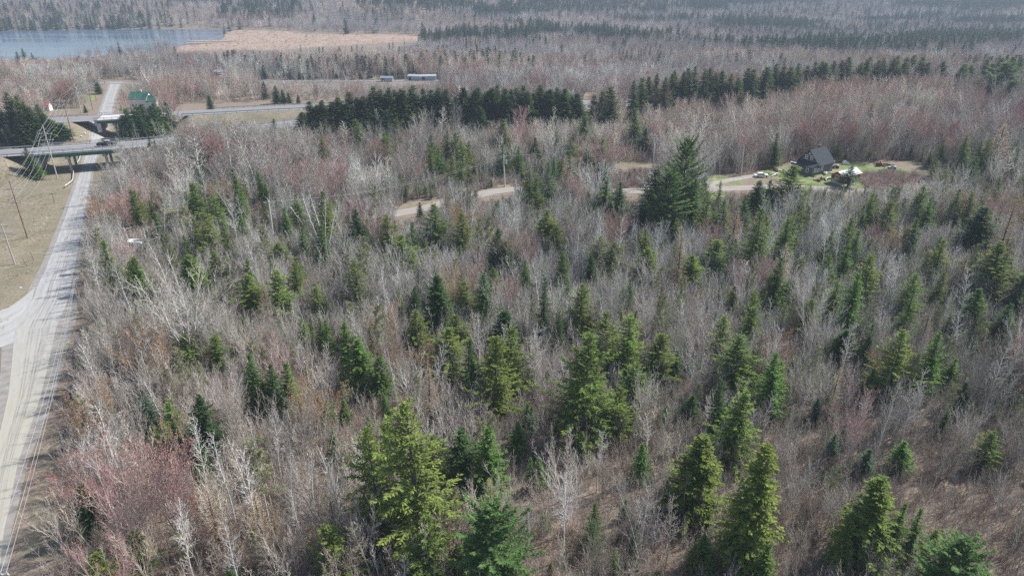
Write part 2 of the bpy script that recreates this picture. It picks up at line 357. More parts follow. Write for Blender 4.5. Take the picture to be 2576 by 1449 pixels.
for s in range(5): reg('maple', bare(120 + s, 'maple', H=12, tk=1.7), M['twigs'], M['trunk_bark'])
for s in range(3): reg('redmaple', bare(130 + s, 'maple', H=11, buds=1, tk=1.7), M['twigs'], M['trunk_bark'], M['buds'])
for s in range(2): reg('tanmaple', bare(140 + s, 'maple', H=9, buds=1, spread=1.2), M['twigs'], M['trunk_bark'], M['buds_tan'])
for s in range(3): reg('larch', larch(150 + s), M['twigs'], M['conifer_bark'])
reg('clump', bare(160, 'clump', H=14, tk=1.4), M['twigs'], M['trunk_bark'])
for s in range(2): reg('snag', bare(165 + s, 'snag', H=12), M['twigs'], M['trunk_bark'])
for s in range(4): reg('sapling', bare(170 + s, 'sapling', H=6, tk=1.35), M['twigs'], M['trunk_bark'])
for s in range(4): reg('shrub', bare(180 + s, 'shrub', H=2.2), M['twigs'], M['trunk_bark'])
for s in range(4): reg('farbare', bare(190 + s, 'aspen' if s == 0 else 'maple', H=12, lod=1, tk=1.5, spread=1.25), M['twigs'], M['trunk_bark'])
for s in range(3): reg('farfir', conifer(200 + s, levels=20, nb=7, tl=.8, tw=.42, step=.42, ragged=.2), M['needles'], M['conifer_bark'])
# placed plants -----------------------------------------------------------------
COL = dict(fir=(.110, .205, .045), cedar=(.175, .240, .052), pine=(.13, .22, .07), spruce=(.092, .165, .038), aspen=(.54, .515, .475), catkin=(.52, .51, .40),
           maple=(.52, .48, .45), redmaple=(.52, .43, .42), tanmaple=(.46, .37, .27), larch=(.38, .285, .17), clump=(.74, .73, .69), snag=(.72, .70, .65), birch=(.62, .60, .57))
TREES = []
def put_tree(kind, x, y, H, Wd=None, rot=None, tint=None, lean=(0, 0), var=None, what=None):
    if kind in ('fir', 'cedar', 'spruce', 'pine'): Wd = Wd * 1.3 if Wd else KIND[kind][0]['W'] * H / KIND[kind][0]['H'] * 1.5
    z = float(height(x, y)) - 0.05; lst = KIND[kind if kind != 'birch' else 'aspen']; p = lst[rnd.randrange(len(lst)) if var is None else var]
    TREES.append(dict(kind=kind, x=x, y=y, z=z, H=H, p=p, sz=H / p['H'], sx=(Wd / p['W']) if Wd else H / p['H'], rot=rnd.uniform(0, 6.28) if rot is None else rot, tint=tint, lean=lean, what=what))
def put_px(kind, u, vt, vb, wpx=None, **kw):
    """tree whose tip is seen at (u, vt) and whose foot is at row vb"""
    ub = CU + (u - CU) * (CV + F / math.tan(PITCH) - vb) / (CV + F / math.tan(PITCH) - vt)
    x, y, z = P(ub, vb); H = max(2.0, ztop(y, vt) - z); d = y * CP + (CAM_H - z - H / 2) * SP
    put_tree(kind, x, y, H, wpx * d / F if wpx else None, **kw)
NAMES = dict(fir='fir_tree', cedar='cedar_tree', pine='pine_tree', spruce='spruce_tree', aspen='aspen_tree', catkin='aspen_tree', maple='bare_maple_tree', redmaple='red_maple_tree',
             tanmaple='bare_maple_tree', larch='larch_tree', clump='birch_tree', snag='dead_tree', birch='birch_tree')
DESC = dict(fir='dark green fir', cedar='yellowish green cedar', pine='soft green pine', spruce='deep green spruce', aspen='bare grey tree', catkin='pale budding tree', maple='bare spreading tree',
            redmaple='red budded maple', tanmaple='tan budded spreading tree', larch='tan feathery larch', clump='many stemmed white birch', snag='bleached dead tree', birch='white trunked birch')
def finish_trees():
    for t in TREES:
        u, v, d = proj(t['x'], t['y'], t['z'] + t['H'] * .6); t['u'], t['v'] = float(u), float(v)
        c = ['far left', 'left', 'left centre', 'centre', 'right centre', 'right', 'far right'][int(min(6, max(0, u / 2576 * 7)))]
        r = ['distant', 'upper', 'mid height', 'lower', 'bottom'][0 if v < 215 else 1 if v < 360 else 2 if v < 720 else 3 if v < 1120 else 4]
        s = 'tall' if t['H'] > 13 else 'mid sized' if t['H'] > 8 else 'low'
        t['key'] = (s, DESC[t['kind']], r, c)
    groups = {}
    for t in TREES: groups.setdefault(t['key'], []).append(t)
    ordw = ['first', 'second', 'third', 'fourth', 'fifth', 'sixth', 'seventh', 'eighth', 'ninth', 'tenth', 'eleventh', 'twelfth', 'thirteenth', 'fourteenth', 'fifteenth', 'sixteenth', 'seventeenth', 'eighteenth']
    for k, g in groups.items():
        g.sort(key=lambda t: t['u']); s, dsc, r, c = k; n_ = len(g)
        where = f'in the {r} {c} woods'
        for i, t in enumerate(g):
            if n_ == 1: o = f'only {s} {dsc} {where}'
            elif i == 0: o = f'leftmost {s} {dsc} {where}'
            elif i == n_ - 1: o = f'rightmost {s} {dsc} {where}'
            else: o = f'{ordw[i] if i < len(ordw) else str(i + 1) + "th"} from left {s} {dsc} {where}'
            t['label'] = o
    for t in TREES:
        nm = NAMES[t['kind']]; e = empty(nm, (t['x'], t['y'], t['z']), t['what'] or t['label'], DESC[t['kind']].split()[-1] if t['kind'] not in ('aspen', 'catkin', 'maple', 'tanmaple', 'snag') else 'tree',
                                        'conifers standing in the woods' if t['kind'] in ('fir', 'cedar', 'pine', 'spruce') else 'leafless trees in the woods')
        e.rotation_euler = (t['lean'][1], t['lean'][0], 0); base = t['tint'] or COL[t['kind']]
        for part in ('trunk', 'crown'):
            o = bpy.data.objects.new(part, t['p'][part]); col.objects.link(o); o.parent = e; o.rotation_euler = (0, 0, t['rot']); o.scale = (t['sx'], t['sx'], t['sz'])
            cc = base if part == 'crown' or t['kind'] in ('aspen', 'maple', 'redmaple', 'catkin', 'tanmaple', 'birch', 'clump', 'snag') else (.2, .18, .16)
            if part == 'trunk' and t['kind'] in ('aspen', 'catkin', 'birch'): cc = tuple(min(.75, q * 1.35) for q in cc)
            o.color = (*cc, 1)
# stuff scattered with geometry nodes -------------------------------------------
def region(x, y, s, ph): return .5 + .25 * (np.sin(x / s + 1.7 * np.sin(y / s * .7 + ph) + ph) + np.sin(y / s * 1.3 + 1.3 * np.sin(x / s * .8 + 2 * ph)))
def scatter(name, label, pts, scl, keys, cols, tilt=.06):
    coll = bpy.data.collections.new(name + '_kinds'); k = 0; own = []
    for key in keys:
        for p in KIND[key]:
            o = bpy.data.objects.new(f'{name}_kind_{k:03d}', p['joined']); coll.objects.link(o); k += 1; own.append(cols[key])
    n_ = len(pts); me = bpy.data.meshes.new(name); me.vertices.add(n_); me.vertices.foreach_set('co', np.asarray(pts, np.float32).ravel())
    rot = np.stack([rng.normal(0, tilt, n_), rng.normal(0, tilt, n_), rng.uniform(0, 6.28, n_)], 1).astype(np.float32)
    a = me.attributes.new('rot', 'FLOAT_VECTOR', 'POINT'); a.data.foreach_set('vector', rot.ravel())
    a = me.attributes.new('scl', 'FLOAT_VECTOR', 'POINT'); a.data.foreach_set('vector', np.asarray(scl, np.float32).ravel())
    a = me.attributes.new('idx', 'INT', 'POINT'); pick = rng.integers(0, k, n_); a.data.foreach_set('value', pick.astype(np.int32))
    tc_ = np.ones((n_, 4), np.float32)
    for q in range(k): mq = pick == q; tc_[mq, :3] = np.array(own[q])[rng.integers(0, len(own[q]), mq.sum())]
    P_ = np.asarray(pts); n1 = region(P_[:, 0], P_[:, 1], 26, .3); n2 = region(P_[:, 0], P_[:, 1], 75, 1.9); n3 = region(P_[:, 0], P_[:, 1], 48, 4.1)
    tc_[:, :3] *= (.72 + .30 * n1 + .30 * n2)[:, None]; tc_[:, 0] *= .93 + .16 * n3; tc_[:, 2] *= 1.05 - .12 * n3
    a = me.attributes.new('tint', 'FLOAT_COLOR', 'POINT'); a.data.foreach_set('color', tc_.ravel())
    o = bpy.data.objects.new(name, me); col.objects.link(o); tag(o, label, name.replace('_', ' '), kind='stuff'); o.color = (0, 0, 0, 1)
    g = bpy.data.node_groups.new(name + '_nodes', 'GeometryNodeTree'); g.interface.new_socket('Geometry', in_out='INPUT', socket_type='NodeSocketGeometry'); g.interface.new_socket('Geometry', in_out='OUTPUT', socket_type='NodeSocketGeometry')
    gi, go = g.nodes.new('NodeGroupInput'), g.nodes.new('NodeGroupOutput'); ci = g.nodes.new('GeometryNodeCollectionInfo'); ci.inputs['Collection'].default_value = coll
    ci.inputs['Separate Children'].default_value = True; ci.inputs['Reset Children'].default_value = True
    ip = g.nodes.new('GeometryNodeInstanceOnPoints'); ip.inputs['Pick Instance'].default_value = True
    def na(nm, ty): q = g.nodes.new('GeometryNodeInputNamedAttribute'); q.data_type = ty; q.inputs['Name'].default_value = nm; return q.outputs['Attribute']
    er = g.nodes.new('FunctionNodeEulerToRotation'); g.links.new(na('rot', 'FLOAT_VECTOR'), er.inputs[0])
    g.links.new(gi.outputs[0], ip.inputs['Points']); g.links.new(ci.outputs[0], ip.inputs['Instance']); g.links.new(na('idx', 'INT'), ip.inputs['Instance Index'])
    g.links.new(er.outputs[0], ip.inputs['Rotation']); g.links.new(na('scl', 'FLOAT_VECTOR'), ip.inputs['Scale']); g.links.new(ip.outputs[0], go.inputs[0])
    md = o.modifiers.new('instances', 'NODES'); md.node_group = g; return o
# ------------------------------------------------------------------ the setting
LAKE = [Pz(u, v, -9.75)[:2] for u, v in [(-700, 82), (-300, 84), (0, 80), (200, 76), (400, 74), (595, 76), (560, 82), (566, 92), (556, 101), (520, 106), (505, 112), (470, 113), (430, 119), (400, 126), (340, 134), (240, 144), (120, 155), (0, 168), (-400, 200), (-900, 200)]]
MARSH = [Pz(u, v, -10)[:2] for u, v in [(395, 130), (470, 108), (560, 90), (585, 77), (644, 76), (731, 79), (784, 86), (856, 87), (1019, 87), (1110, 94), (1100, 101), (1014, 104), (900, 112), (800, 118), (720, 125), (600, 126), (480, 128)]]
FIELD = [P(u, v)[:2] for u, v in [(-900, 900), (-200, 860), (0, 790), (60, 755), (90, 720), (136, 612), (178, 490), (200, 420), (190, 395), (100, 392), (0, 400), (-400, 420), (-1200, 600)]]
LAWNPX = [[(1985, 415), (2000, 425), (2100, 425), (2110, 410), (2200, 412), (2260, 420), (2290, 432), (2330, 455), (2270, 450), (2180, 440), (2185, 470), (2160, 474), (2080, 476), (2000, 468), (1960, 446), (1900, 445), (1900, 432)],
          [(1770, 440), (1815, 440), (1835, 455), (1880, 450), (1880, 462), (1830, 465), (1800, 475), (1780, 470)], [(1750, 482), (1830, 478), (1820, 505), (1750, 510)], [(2250, 475), (2340, 468), (2420, 470), (2420, 500), (2280, 505)],
          [(205, 560), (196, 600), (170, 620), (120, 690), (110, 720), (130, 720), (140, 640), (185, 500)], [(195, 238), (240, 238), (240, 250), (190, 255)], [(253, 212), (280, 214), (270, 230), (255, 240), (250, 285), (236, 290), (262, 225)]]
TANPX = [[(1530, 400), (1590, 394), (1660, 388), (1690, 408), (1600, 432), (1530, 430)], [(1180, 468), (1260, 455), (1290, 462), (1290, 470), (1195, 492)], [(140, 262), (200, 258), (240, 270), (230, 285), (140, 280)], [(640, 285), (760, 278), (760, 300), (640, 300)],
         [(2260, 395), (2360, 410), (2400, 440), (2340, 448), (2290, 430)], [(1040, 505), (1110, 500), (1100, 525), (1000, 545), (960, 545)], [(1700, 830), (1740, 825), (1730, 900), (1690, 900)], [(100, 1130), (170, 1060), (185, 960), (190, 880), (200, 900), (190, 1100), (120, 1449), (60, 1449)]]
LAWN = [[P(*q)[:2] for q in p] for p in LAWNPX]; TAN = [[P(*q)[:2] for q in p] for p in TANPX]
def axis(lo, hi, segs):
    out = [lo]
    for end, step in segs:
        k = max(1, int(round((end - out[-1]) / step))); out += list(np.linspace(out[-1], end, k + 1)[1:])
    return np.array(out)
gx = axis(-3400, 3400, [(-1200, 110), (-500, 20), (-230, 5), (-60, 1.6), (40, 2.2), (260, 4), (500, 10), (1200, 25), (3400, 110)])
gy = axis(-260, 4200, [(20, 20), (300, 1.8), (420, 4), (1000, 9), (2200, 30), (4200, 150)])
GX, GY = np.meshgrid(gx, gy); GZ = height(GX, GY)
nx, ny = len(gx), len(gy); idx = np.arange(nx * ny).reshape(ny, nx)
Fq = np.stack([idx[:-1, :-1], idx[:-1, 1:], idx[1:, 1:], idx[1:, :-1]], -1).reshape(-1, 4)
m, n, b = mat('forest_floor', 0.95); at = N(n, 'ShaderNodeAttribute', attribute_name='zone'); sp = N(n, 'ShaderNodeSeparateColor'); n.links.new(at.outputs['Color'], sp.inputs[0])
f1 = noise(n, 0.05, 5, .6); f2 = noise(n, 1.7, 6, .75); f3 = noise(n, 9.0, 3, .7)
litter = mixc(n, f1, ramp(n, f2, [(.3, (.07, .052, .042)), (.52, (.18, .14, .115)), (.75, (.38, .30, .23))]), ramp(n, f2, [(.3, (.09, .072, .055)), (.55, (.24, .195, .155)), (.8, (.42, .36, .28))]))
litter = mixc(n, mth(n, 'MULTIPLY', ramp(n, f3, [(.4, (0, 0, 0)), (.7, (1, 1, 1))]), .7), litter, (.46, .37, .28))
field = mixc(n, ramp(n, noise(n, .12, 6, .65), [(.38, (0, 0, 0)), (.62, (1, 1, 1))]), ramp(n, f2, [(.3, (.19, .155, .11)), (.7, (.40, .345, .26))]), ramp(n, f2, [(.3, (.15, .135, .09)), (.7, (.28, .25, .17))]))
lawn = mixc(n, ramp(n, noise(n, .25, 5, .6), [(.4, (0, 0, 0)), (.65, (1, 1, 1))]), ramp(n, f3, [(.3, (.10, .17, .045)), (.7, (.19, .28, .085))]), (.33, .32, .18))
marsh = mixc(n, ramp(n, noise(n, .02, 6, .65), [(.4, (0, 0, 0)), (.6, (1, 1, 1))]), (.40, .29, .22), ramp(n, noise(n, .08, 6, .7), [(.35, (.30, .21, .19)), (.7, (.50, .39, .29))]))
def soft(src): return ramp(n, mth(n, 'ADD', src, mth(n, 'MULTIPLY', mth(n, 'SUBTRACT', noise(n, .5, 5, .7), .5), .9)), [(.4, (0, 0, 0)), (.6, (1, 1, 1))])
c = mixc(n, soft(sp.outputs[0]), litter, field); c = mixc(n, soft(sp.outputs[1]), c, lawn); c = mixc(n, sp.outputs[2], c, marsh)
n.links.new(c, b.inputs['Base Color']); bm = N(n, 'ShaderNodeBump'); bm.inputs['Strength'].default_value = .8; bm.inputs['Distance'].default_value = .25; n.links.new(f2, bm.inputs['Height']); n.links.new(bm.outputs[0], b.inputs['Normal'])
me = mesh_np('ground', np.stack([GX, GY, GZ], -1).reshape(-1, 3), [Fq], [m])
fx, fy = GX.ravel(), GY.ravel(); zone = np.zeros((len(fx), 4), np.float32); zone[:, 3] = 1
def blurpoly(poly):
    a = inpoly(poly, fx, fy).reshape(ny, nx).astype(np.float32); a[1:-1, 1:-1] = (a[1:-1, 1:-1] * 2 + a[:-2, 1:-1] + a[2:, 1:-1] + a[1:-1, :-2] + a[1:-1, 2:]) / 6; return a.ravel()
zone[:, 0] = blurpoly(FIELD)
for p_ in TAN: zone[:, 0] = np.maximum(zone[:, 0], blurpoly(p_))
for p_ in (NEAR_HW, FAR_HW): d, _ = polydist(p_, fx, fy); zone[:, 0] = np.maximum(zone[:, 0], (d < 19))
for p_ in LAWN: zone[:, 1] = np.maximum(zone[:, 1], blurpoly(p_))
zone[:, 2] = blurpoly(MARSH)
a = me.color_attributes.new('zone', 'FLOAT_COLOR', 'POINT'); a.data.foreach_set('color', zone.ravel()); me.polygons.foreach_set('use_smooth', np.ones(len(me.polygons), bool))
ground = bpy.data.objects.new('ground', me); col.objects.link(ground); tag(ground, kind='structure')
# lake
m, n, b = mat('lake_water', 0.08); b.inputs['Base Color'].default_value = (.13, .19, .28, 1); b.inputs['Specular IOR Level'].default_value = .6; b.inputs['IOR'].default_value = 1.33
tc = N(n, 'ShaderNodeTexCoord'); mp = N(n, 'ShaderNodeMapping'); mp.inputs['Scale'].default_value = (.35, 1.2, 1); n.links.new(tc.outputs['Object'], mp.inputs[0])
bm = N(n, 'ShaderNodeBump'); bm.inputs['Strength'].default_value = .18; bm.inputs['Distance'].default_value = .07; n.links.new(noise(n, 1.0, 4, .6, mp.outputs[0]), bm.inputs['Height']); n.links.new(bm.outputs[0], b.inputs['Normal'])
mp2 = N(n, 'ShaderNodeMapping'); mp2.inputs['Scale'].default_value = (.006, .03, 1); n.links.new(tc.outputs['Object'], mp2.inputs[0])
n.links.new(ramp(n, noise(n, 1.0, 4, .6, mp2.outputs[0]), [(.35, (.06, .06, .06)), (.65, (.22, .22, .22))]), b.inputs['Roughness'])
o = MB().face([(x, y, -9.75) for x, y in LAKE]).build('water', m); tag(o, kind='structure')
for u, v, w_, d_ in [(533, 104, 26, 9), (500, 109, 16, 5)]:
    c_ = Pz(u, v, -9.75); mb = MB(); mb.face([(c_[0] + w_ * math.cos(t) * (1 + .15 * math.sin(3 * t)), c_[1] + d_ * math.sin(t), -9.6) for t in np.linspace(0, 6.28, 22)[:-1]])
    tag(mb.build('islet', varied('marsh_turf', (.33, .24, .18), (.46, .36, .27), .2)), kind='structure')
# roads -------------------------------------------------------------------------
def strip(name, pairs, m, lift, wsub=8, step=3.0, zf=None, uv=True, skirt=0):
    """pairs: list of (left xy, right xy)"""
    A = [(np.array(l[:2], float), np.array(r[:2], float)) for l, r in pairs]; rows = []; s = 0.0; V = []; UV = []
    for (l0, r0), (l1, r1) in zip(A[:-1], A[1:]):
        L = np.linalg.norm((l1 + r1) / 2 - (l0 + r0) / 2); k = max(1, int(L / step))
        for i in range(k): t = i / k; rows.append((l0 * (1 - t) + l1 * t, r0 * (1 - t) + r1 * t, s + L * t))
        s += L
    rows.append((*A[-1], s))
    for l, r, ss in rows:
        for j in range(wsub + 1):
            q = l + (r - l) * j / wsub; V.append((q[0], q[1], (float(height(q[0], q[1])) if zf is None else zf(q[0], q[1])) + lift)); UV.append((j / wsub, ss / 10))
    k = wsub + 1; Fs = [[i * k + j, i * k + j + 1, (i + 1) * k + j + 1, (i + 1) * k + j] for i in range(len(rows) - 1) for j in range(wsub)]
    me = mesh_np(name, V, [np.array(Fs, np.int32)], [m]); ul = me.uv_layers.new(name='UVMap'); UVa = np.array(UV, np.float32)[np.array(Fs).ravel()]; ul.data.foreach_set('uv', UVa.ravel())
    o = bpy.data.objects.new(name, me); col.objects.link(o); tag(o, kind='structure'); return o
def roadmat(name, base, base2, rut, ruts, rough=.9, wob=.02, strength=.6, yellow=False):
    m, n, b = mat(name, rough); tc = N(n, 'ShaderNodeTexCoord'); sx = N(n, 'ShaderNodeSeparateXYZ'); n.links.new(tc.outputs['UV'], sx.inputs[0])
    mp = N(n, 'ShaderNodeMapping'); mp.inputs['Scale'].default_value = (9, 1.6, 1); n.links.new(tc.outputs['UV'], mp.inputs[0])
    streak = noise(n, 1.0, 5, .65, mp.outputs[0]); blot = noise(n, .35, 6, .7); fine = noise(n, 5, 4, .8)
    c = mixc(n, ramp(n, streak, [(.35, (0, 0, 0)), (.65, (1, 1, 1))]), base, base2); c = mixc(n, mth(n, 'MULTIPLY', fine, .5), c, tuple(q * .75 for q in base))
    if yellow:
        yf = ramp(n, sx.outputs[1], [(0.0, (1, 1, 1)), (.9, (0, 0, 0))]); g = N(n, 'ShaderNodeMapRange'); g.inputs['From Min'].default_value = 4.5; g.inputs['From Max'].default_value = 9.5; g.inputs['To Min'].default_value = 1; g.inputs['To Max'].default_value = 0
        n.links.new(sx.outputs[1], g.inputs[0]); c = mixc(n, g.outputs[0], c, mixc(n, streak, (.36, .34, .285), (.49, .47, .41)))
    xw = mth(n, 'ADD', sx.outputs[0], mth(n, 'MULTIPLY', mth(n, 'SUBTRACT', noise(n, .12, 4, .6), .5), wob * 4))
    for rx in ruts:
        d = mth(n, 'ABSOLUTE', mth(n, 'SUBTRACT', xw, rx)); k = ramp(n, d, [(0, (1, 1, 1)), (wob * 1.5, (0, 0, 0))])
        c = mixc(n, mth(n, 'MULTIPLY', mth(n, 'MULTIPLY', k, ramp(n, blot, [(.35, (.2, .2, .2)), (.6, (1, 1, 1))])), strength), c, rut)
    n.links.new(c, b.inputs['Base Color']); bm = N(n, 'ShaderNodeBump'); bm.inputs['Strength'].default_value = .5; bm.inputs['Distance'].default_value = .05; n.links.new(blot, bm.inputs['Height']); n.links.new(bm.outputs[0], b.inputs['Normal']); return m
m_gravel = roadmat('gravel', (.36, .355, .35), (.52, .52, .525), (.22, .20, .18), [.36, .44, .60, .68], yellow=True, strength=.75)
m_shoulder = varied('shoulder_gravel', (.24, .225, .205), (.36, .34, .315), .8, .95, bump=.4, detail=8)
m_dirt = roadmat('dirt_track', (.34, .30, .27), (.44, .40, .36), (.28, .23, .18), [.3, .7])
m_asphalt = roadmat('asphalt', (.24, .24, .25), (.33, .33, .34), (.17, .17, .175), [.25, .45, .6, .78], wob=.05, strength=.3)
m_asph2 = roadmat('pale_asphalt', (.24, .24, .25), (.33, .33, .34), (.18, .18, .185), [.3, .7], wob=.05, strength=.3)
m_line = varied('road_paint', (.62, .62, .60), (.75, .75, .72), 2.0)
RD = [(1700, -150, -50), (1560, -80, -18), (1449, -52, -2), (1337, -34, 10), (1268, -26, 25), (1162, -12, 46), (1087, 0, 72), (1000, 20, 102), (925, 29, 120), (875, 33, 131), (830, 38, 140), (790, 58, 156), (750, 84, 174), (725, 92, 178), (670, 118, 188), (612, 140, 199), (550, 163, 210), (487, 184, 221), (430, 203, 231), (385, 218, 247), (335, 231, 267), (285, 252, 281), (250, 264, 288), (225, 274, 296), (214, 277, 301), (207, 276, 308)]
MAIN = [(P(l, v)[:2], P(r, v)[:2]) for v, l, r in RD]
MAINC = [tuple((np.array(a) + np.array(b)) / 2) for a, b in MAIN]
strip('gravel_road', MAIN, m_gravel, .07, wsub=12, step=1.5)
strip('road_shoulder', [(tuple(np.array(l) * 1 + (np.array(l) - np.array(r)) * (.22 if i > 9 else .30)), tuple(np.array(r) + (np.array(r) - np.array(l)) * (.42 if i < 12 else .2))) for i, (l, r) in enumerate(MAIN)], m_shoulder, .035, wsub=12, step=1.5)
BR = [((-420, 900), (-420, 1120)), ((-150, 840), (-150, 960)), ((-40, 797), (-40, 885)), ((20, 775), (8, 872)), ((60, 748), (36, 862)), ((88, 724), (60, 835))]
m_branch = roadmat('branch_gravel', (.40, .395, .385), (.54, .53, .52), (.28, .265, .25), [.3, .5, .7])
strip('side_road', [(P(*a)[:2], P(*b)[:2]) for a, b in BR], m_branch, .05, wsub=10, step=1.5)
CROSS = [Pz(u, v, -6)[:2] for u, v in [(-900, 235), (-300, 216), (0, 206.5), (150, 206), (250, 206.5), (320, 206.5), (400, 205), (520, 201), (640, 198.5), (860, 197), (1030, 196.5), (1250, 194), (1600, 188), (2200, 178)]]
def offs(Pl, w0, w1=None):
    out = []; w1 = w0 if w1 is None else w1
    for i, p in enumerate(Pl):
        a = np.array(Pl[max(i - 1, 0)]); b_ = np.array(Pl[min(i + 1, len(Pl) - 1)]); d = (b_ - a) / np.linalg.norm(b_ - a); nn = np.array([-d[1], d[0]]); out.append((np.array(p) + nn * w0, np.array(p) - nn * w1))
    return out
strip('county_road', offs(CROSS, 4.2), m_asph2, .12, wsub=6, step=5)
DIRT = [P(u, v)[:2] for u, v in [(880, 575), (944, 548), (1069, 525), (1130, 508), (1194, 493), (1240, 483), (1286, 477), (1420, 479), (1600, 481), (1783, 477), (1950, 471), (2107, 476), (2230, 486), (2360, 496), (2600, 510)]]
strip('dirt_road', offs(DIRT, 2.4), m_dirt, .05, wsub=6, step=3)
DRIVE = [P(u, v)[:2] for u, v in [(1783, 475), (1790, 462), (1830, 455), (1880, 446), (1930, 442)]]
strip('driveway', offs(DRIVE, 1.5), varied('pale_gravel', (.30, .285, .25), (.42, .40, .36), .9), .06, wsub=4, step=3)
def hw_z(x, y): return float(height(x, y))
def deck_z(Pl, gap, hgt):
    def f(x, y):
        d, bx = polydist(Pl, np.array([x]), np.array([y])); H = hgt * (1 - 0.55 * float(sst(-90, 20, bx[0]))); base = float(height(x, y)) if False else None
        px = bx[0]; best = None
        for (ax, ay), (cx, cy) in zip(Pl[:-1], Pl[1:]):
            if ax <= px <= cx: best = ay + (cy - ay) * (px - ax) / max(cx - ax, 1e-6)
        yy = best if best is not None else y
        nat = -10.0 * float(sst(270, 540, yy)); return nat + H
    return f
for nm, Pl, gap in (('near_highway', NEAR_HW, GAPX[0]), ('far_highway', FAR_HW, GAPX[1])):
    D = []
    for (ax, ay), (cx, cy) in zip(Pl[:-1], Pl[1:]):
        k = max(1, int(math.hypot(cx - ax, cy - ay) / 4)); D += [(ax + (cx - ax) * i / k, ay + (cy - ay) * i / k) for i in range(k)]
    D.append(Pl[-1]); zf = deck_z(Pl, gap, 6.3)
    left = [p for p in D if p[0] < gap[0] - gap[1] + .5] + [None]; right = [p for p in D if p[0] > gap[0] + gap[1] - .5]
    ym = lambda x: float(np.interp(x, [p[0] for p in Pl], [p[1] for p in Pl]))
    e0 = (gap[0] - gap[1], ym(gap[0] - gap[1])); e1 = (gap[0] + gap[1], ym(gap[0] + gap[1]))
    left = [p for p in D if p[0] < e0[0] - .5] + [e0]; right = [e1] + [p for p in D if p[0] > e1[0] + .5]
    for side in (left, right):
        strip('highway', offs(side, 5.4), m_asphalt, .10, wsub=8, step=3, zf=zf)
        for off_ in (4.1, -4.1): strip('road_marking', offs(side, off_ + .09, -(off_ - .09)), m_line, .115, wsub=1, step=3, zf=zf)
    if nm == 'near_highway': HW1 = (Pl, zf, e0, e1, D)
    else: HW2 = (Pl, zf, e0, e1, D)
# ditch water beside the road
m, n, b = mat('ditch_water', .12); b.inputs['Base Color'].default_value = (.05, .055, .07, 1)
DT = [P(u, v)[:2] for u, v in [(196, 845), (190, 870), (187, 905), (189, 935), (185, 965), (178, 990), (180, 1040), (170, 1080), (158, 1100), (160, 1140)]]
strip('ditch_water', offs(DT, .35), m, .03, wsub=2, step=1)
# ------------------------------------------------------------------ bridges
m_conc = varied('concrete', (.42, .41, .39), (.56, .55, .52), .8, .9); m_green = varied('green_steel', (.030, .11, .085), (.05, .17, .13), .7, .5)
m_rail = varied('rail_steel', (.40, .41, .42), (.55, .56, .57), 1.2, .45, .3); m_deckc = varied('pale_deck', (.60, .57, .56), (.74, .72, .70), .5)
m_wood = varied('old_wood', (.22, .17, .13), (.38, .31, .25), 1.5); m_post = varied('pole_wood', (.24, .14, .085), (.40, .26, .17), 1.2); m_grey = varied('grey_pole', (.42, .39, .36), (.58, .55, .51), 1.2)
m_pale = varied('pale_pole', (.58, .56, .53), (.72, .70, .67), 1.2); m_metal = varied('transformer_metal', (.55, .57, .59), (.70, .72, .74), 3, .4, .4); m_white = varied('white_paint', (.66, .66, .65), (.82, .82, .81), 1.0); m_dark = varied('dark_glass', (.015, .018, .022), (.03, .035, .04), 1, .12)
def bridge(HW, label, deckm, marks, two_pier):
    Pl, zf, e0, e1, D = HW; e0, e1 = np.array(e0), np.array(e1); ax = (e1 - e0) / np.linalg.norm(e1 - e0); L = float(np.linalg.norm(e1 - e0)); pn = np.array([-ax[1], ax[0]]); c = (e0 + e1) / 2
    zt = (zf(*e0) + zf(*e1)) / 2 + .10; g = float(height(c[0], c[1])); root = empty('highway_bridge', (c[0], c[1], g), label, 'bridge', 'bridges carrying the highway over the gravel road')
    root.rotation_euler = (0, 0, 0)
    def C3(a, o_, z): q = c + ax * a + pn * o_; return (q[0], q[1], z)
    MB().box(C3(0, 0, zt - .14), (L, 11.4, .28), ax).build('deck', m_conc, root)
    MB().box(C3(0, 0, zt + .012), (L, 9.9, .02), ax).build('roadway', deckm, root)
    if marks:
        for o_ in (3.9, -3.9): MB().box(C3(0, o_, zt + .03), (L, .18, .012), ax).build('lane_line', m_line, root)
        for a in np.arange(-L / 2 + 2, L / 2 - 2, 9): MB().box(C3(a, 0, zt + .03), (3, .16, .012), ax).build('lane_line', m_line, root)
    for o_ in (-5.3, -1.8, 1.8, 5.3): MB().box(C3(0, o_, zt - .28 - .5), (L, .12, .99), ax).box(C3(0, o_, zt - 1.27 - .02), (L, .38, .05), ax).build('girder', m_green, root)
    for o_ in (-5.45, 5.45):
        kb = MB().box(C3(0, o_, zt + .12), (L + 2, .4, .24), ax); kb.build('curb', m_conc, root)
        mb = MB(); mb.box(C3(0, o_, zt + 1.0), (L + 2, .1, .16), ax).box(C3(0, o_, zt + .62), (L + 2, .07, .1), ax)
        for a in np.arange(-L / 2, L / 2 + .1, L / 9): mb.box(C3(a, o_, zt + .62), (.14, .14, .8), ax)
        mb.build('railing', m_rail, root)
    for sg in (-1, 1):
        zb = zt - 1.3; MB().box(C3(sg * (L / 2 - .5), 0, (zb + g) / 2 + 1.2), (1.4, 11.6, max(zb - g - 2.4, 1.0) + .6), ax).box(C3(sg * (L / 2 + .4), 0, zt - .95), (.8, 11.6, 1.35), ax).build('abutment', m_conc, root)
    for a in two_pier:
        p = MB().box(C3(a, 0, zt - 1.75), (1.1, 10.6, .8), ax)
        for o_ in (-3.4, 3.4): p.box(C3(a, o_, (zt - 2.15 + g) / 2 - .2), (.65, .75, zt - 2.15 - g + .4), ax)
        p.build('pier', m_conc, root)
    return root
